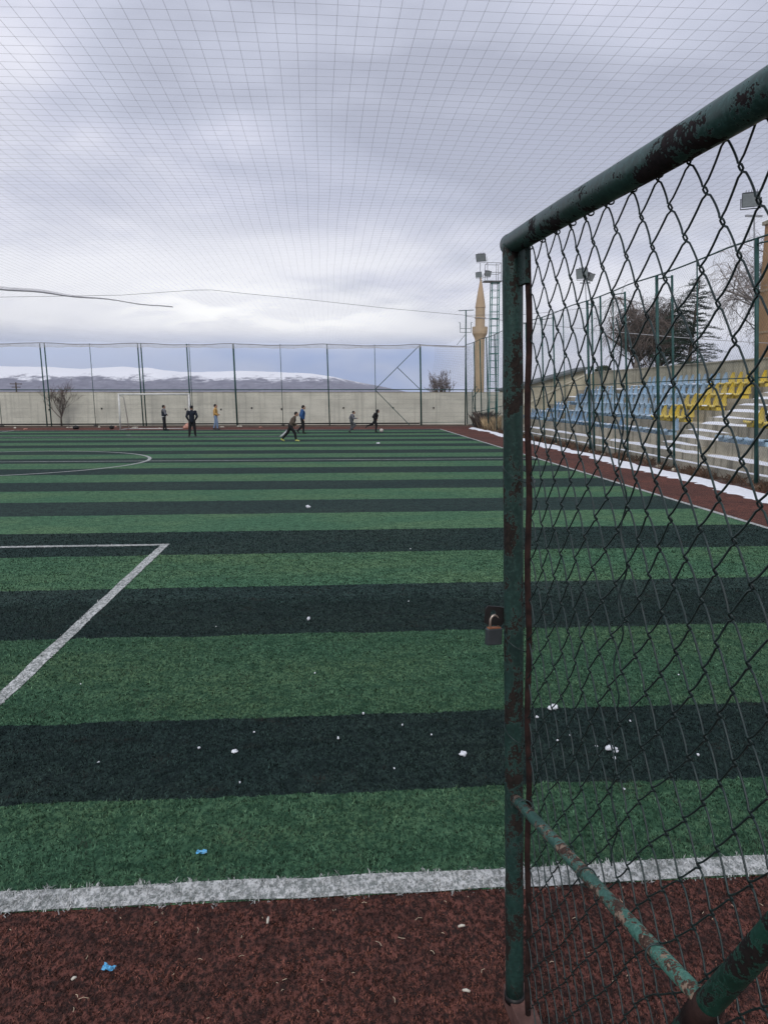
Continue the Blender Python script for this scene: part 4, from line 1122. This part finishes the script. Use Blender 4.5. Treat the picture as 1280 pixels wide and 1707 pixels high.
STAND = dict(head=(0, .01, .925), neck=(0, 0, .835), chest=(0, 0, .73), pelvis=(0, 0, .53), shL=(.115, 0, .80), shR=(-.115, 0, .80),
             elL=(.165, -.02, .64), elR=(-.165, -.02, .64), wrL=(.12, .06, .53), wrR=(-.12, .06, .53), hipL=(.05, 0, .51), hipR=(-.05, 0, .51),
             knL=(.06, .01, .28), knR=(-.06, .01, .28), anL=(.07, -.01, .045), anR=(-.07, -.01, .045), toeL=(.085, .085, .022), toeR=(-.085, .085, .022))
def cloth(name, col): return simple(name, col, .9, .2, 12, bmp=.3, bscale=60)
C = {k: cloth('cloth_' + k, c) for k, c in dict(black=(.012, .012, .014), navy=(.012, .016, .026), grey=(.16, .16, .18), orange=(.52, .30, .10), jeans=(.17, .24, .36), olive=(.090, .070, .055), blue=(.030, .085, .22), yellow=(.48, .48, .14), white=(.6, .6, .6), shoe=(.03, .03, .03), greyd=(.075, .08, .09), capc=(.02, .02, .022)).items()}
RT = R(-90)   # heading to the right of the photo (+X)
person((-9.36, 45.0, 0.008), 1.46, R(-65), dict(STAND, elL=(.15, .02, .65), elR=(-.15, .02, .65), wrL=(.03, .11, .63), wrR=(-.03, .12, .60), anL=(.05, .06, .045), toeL=(.055, .155, .022)),
       dict(top=C['grey'], vest=C['navy'], legs=C['black'], shoe=C['shoe'], band=C['white']), 'youth in a dark vest over grey sleeves standing in front of the goal')
person((-6.58, 38.1, 0.008), 1.52, R(12), dict(STAND, elL=(.165, -.03, .65), elR=(-.165, -.03, .65), wrL=(.11, .07, .54), wrR=(-.11, .07, .54), anL=(.095, 0, .045), anR=(-.095, 0, .045), toeL=(.12, .09, .022), toeR=(-.12, .09, .022), knL=(.075, .01, .28), knR=(-.075, .01, .28)),
       dict(top=C['navy'], legs=C['black'], shoe=C['shoe'], cap=C['capc']), 'person in a black cap and dark jacket with hands in pockets right of the goal')
person((-6.5, 45.65, 0.003), 1.50, RT, dict(STAND, anL=(.05, .07, .045), toeL=(.05, .165, .022), knL=(.05, .06, .28), anR=(-.05, -.09, .05), toeR=(-.05, 0, .022), knR=(-.05, -.02, .28), elR=(-.13, -.02, .64), wrR=(-.10, .10, .60), elL=(.13, -.02, .64), wrL=(.10, .10, .58)),
       dict(top=C['orange'], legs=C['jeans'], shoe=C['shoe']), 'youth in an orange jacket and blue jeans standing at the far line')
person((-1.6, 33.9, 0.008), 1.36, RT, dict(STAND, head=(0, .22, .885), neck=(0, .17, .80), chest=(0, .12, .70), pelvis=(0, .02, .50), shL=(.10, .15, .77), shR=(-.10, .14, .77), elL=(.14, .12, .62), wrL=(.10, .22, .54), elR=(-.15, .08, .62), wrR=(-.12, .16, .50),
       hipL=(.05, .02, .48), hipR=(-.05, .02, .48), knL=(.06, .16, .28), anL=(.06, .20, .048), toeL=(.06, .295, .022), knR=(-.06, -.09, .27), anR=(-.06, -.27, .07), toeR=(-.06, -.20, .022)),
       dict(top=C['olive'], topname='sweater', legs=C['black'], shoe=C['yellow']), 'youth in a brown sweater with yellow shoes striding on the pitch')
person((-1.25, 40.6, 0.008), 1.50, R(-80), dict(STAND, head=(0, .05, .925), chest=(0, .02, .73), elL=(.14, -.04, .64), wrL=(.12, .02, .52), elR=(-.14, -.06, .64), wrR=(-.12, .02, .53), knL=(.05, .03, .28), anL=(.05, .02, .045), toeL=(.05, .11, .022), knR=(-.05, .02, .29), anR=(-.05, -.17, .10), toeR=(-.05, -.11, .03)),
       dict(top=C['blue'], legs=C['black'], shoe=C['shoe']), 'youth in a blue jacket standing just behind the striding one')
person((1.37, 41.1, 0.01), 1.20, RT, dict(STAND, head=(0, .10, .915), neck=(0, .06, .83), chest=(0, .04, .72), elL=(.13, .08, .66), wrL=(.10, .24, .66), elR=(-.13, -.08, .66), wrR=(-.12, .02, .60), knL=(.05, .16, .36), anL=(.05, .02, .18), toeL=(.05, .10, .14), knR=(-.05, .02, .27), anR=(-.05, -.10, .06), toeR=(-.05, -.03, .022)),
       dict(top=C['grey'], vest=C['greyd'], legs=C['greyd'], shoe=C['shoe']), 'small boy in a grey jacket running with one arm held out')
person((2.68, 41.6, 0.01), 1.27, RT, dict(STAND, head=(0, .12, .905), neck=(0, .075, .83), chest=(0, .05, .72), elL=(.14, -.05, .66), wrL=(.12, .06, .56), elR=(-.14, -.09, .66), wrR=(-.13, .0, .54), knL=(.05, .05, .28), anL=(.05, .02, .045), toeL=(.05, .11, .022), knR=(-.05, -.12, .34), anR=(-.05, -.36, .28), toeR=(-.05, -.40, .20)),
       dict(top=C['black'], legs=C['black'], shoe=C['shoe'], hood=C['black']), 'boy in black hooded clothes running with the ball')
m = MB(); m.ell((3.02, 41.55, .115), (.11, .11, .11), None, 20, 14)
tag(m.build('football', cloth('ball_leather', (.50, .46, .42)), None, True), 'pale football at the feet of the running boy in black', 'ball')

# ---------------------------------------------------------------- litter
def lump(x, y, sx, sy, sz, z=.026, n=3):
    m = MB()
    for k in range(n):
        m.ell((x + random.uniform(-.7, .7) * sx * (n > 1), y + random.uniform(-.6, .6) * sy * (n > 1), z + sz * .2), (sx * random.uniform(.35, .75), sy * random.uniform(.3, .7), sz * random.uniform(.4, .9)), Matrix.Rotation(random.uniform(0, 3), 3, 'Z'), 9, 6)
    m.v = [(a + random.uniform(-.22, .22) * sx, b + random.uniform(-.22, .22) * sy, c + random.uniform(-.12, .12) * sz) for a, b, c in m.v]
    return m
big = [((-.34, 13.84), .05, 'white snow lump alone on the light stripe before halfway'), ((-.17, 6.79), .026, 'white snow ball on the wide dark stripe'), ((-.55, 4.18), .019, 'round white snow lump on the nearest dark stripe, left of centre'),
       ((.76, 4.05), .022, 'white snow lump on the nearest dark stripe, just left of the gate post'), ((1.48, 4.65), .032, 'largest white snow chunk seen through the chain link near the post'), ((2.18, 31.98), .06, 'white scrap on the far pitch in front of the running boy'),
       ((1.64, 4.04), .034, 'broken white snow scatter seen through the middle of the chain link'), ((1.62, 3.93), .016, 'small round snow bit just below the broken scatter')]
for (x, y), s, lb in big: tag(lump(x, y, s, s * .8, s * .75, .018, 4).build('snow_lump', M['snow'], None, True), lb, 'snow lump')
for x, y in [(-.48, 3.81), (-.46, 4.42), (-.76, 4.23), (-1.77, 5.3), (.22, 4.64), (-.1, 5.39), (1.36, 4.17), (2.57, 5.15), (1.11, 9.88), (2.11, 3.93), (1.53, 3.59), (1.33, 4.5), (1.46, 4.23), (1.56, 4.08), (.05, 4.3), (.45, 4.45), (.62, 4.3), (.35, 3.9), (1.9, 4.4), (-1.3, 4.1), (-1.0, 6.6), (.8, 7.3)]:
    s = random.uniform(.005, .011) * (1 + (y > 9))
    tag(lump(x, y, s, s, s, .024, 2).build('snow_crumb', M['snow'], None, True), 'tiny white crumb of snow on the turf', 'snow crumb', 'tiny snow crumbs scattered on the turf')
def wrapper(x, y, a, s, label):
    m = MB(); P = []
    for i in range(8):
        row = []
        for j in range(5):
            u, v = (i / 7 - .5) * s, (j / 4 - .5) * s * .5
            row.append((x + u * math.cos(a) - v * math.sin(a) + random.uniform(-.002, .002), y + u * math.sin(a) + v * math.cos(a), .036 + random.uniform(-.005, .008)))
        P.append(row)
    m.grid(P); o = m.build('candy_wrapper', M['blue_foil']); so_ = o.modifiers.new('thick', 'SOLIDIFY'); so_.thickness = .001; tag(o, label, 'wrapper')
wrapper(-.58, 3.18, .15, .045, 'bright blue wrapper on the green turf just past the white line'); wrapper(-.80, 2.50, -.3, .047, 'crumpled bright blue wrapper on the red turf at bottom left')
for (x, y), a, L, lb in (((-.25, 2.71), 1.5, .032, 'pale stub standing out on the red turf left of centre'), ((.5, 2.62), .1, .026, 'pale scrap on the red turf nearer the gate post, farther of two'), ((.46, 2.30), -.4, .026, 'pale scrap on the red turf at the bottom near the gate post'), ((-.91, 2.46), .7, .017, 'small pale pebble left of the blue wrapper on the red turf')):
    m = MB(); d = Vector((math.cos(a), math.sin(a), .08)) * L / 2; m.path([Vector((x, y, .032)) - d, Vector((x, y, .035)), Vector((x, y, .032)) + d], [.004, .0055, .004], 7); tag(m.build('litter', M['paper'], None, True), lb, 'litter')
for i in range(60):
    y = random.uniform(2.2, 2.85); x = random.uniform(-.6 * y, .75 * y); a = random.uniform(0, 6.28); L = random.choice((.004, .005, .006, .008, .010, .016))
    m = MB(); d = Vector((math.cos(a), math.sin(a), random.uniform(0, .3))) * L; p = Vector((x, y, .026)); m.path([p - d, p + Vector((d.y * .3, -d.x * .3, .002)), p + d], .0011, 4)
    tag(m.build('straw_bit', M['straw']), 'short dry straw lying on the red turf', 'straw', 'dry straws scattered on the red turf')
for i in range(16):
    x = -27 + i * 1.55 + random.uniform(-.5, .5)
    tag(lump(x, random.uniform(46.6, 50.2), random.uniform(.08, .2), .1, .06, .02, 3).build('rubbish', M['bag'] if i % 3 == 0 else M['paper'], None, True), 'small scrap of rubbish lying at the foot of the far fence', 'rubbish', 'scraps of rubbish along the far fence')
for x, lb in ((-15.0, 'black stone block at the far fence between the bare tree and goal'), (-12.9, 'smaller black stone block beside the left goal post')):
    m = MB(); m.ell((x, 47.0, .1), (.2 if x < -14 else .14, .16, .14), None, 8, 6); tag(m.build('stone_block', M['black']), lb, 'stone')
for o in bpy.data.objects:
    if 'base' in o.keys(): del o['base']
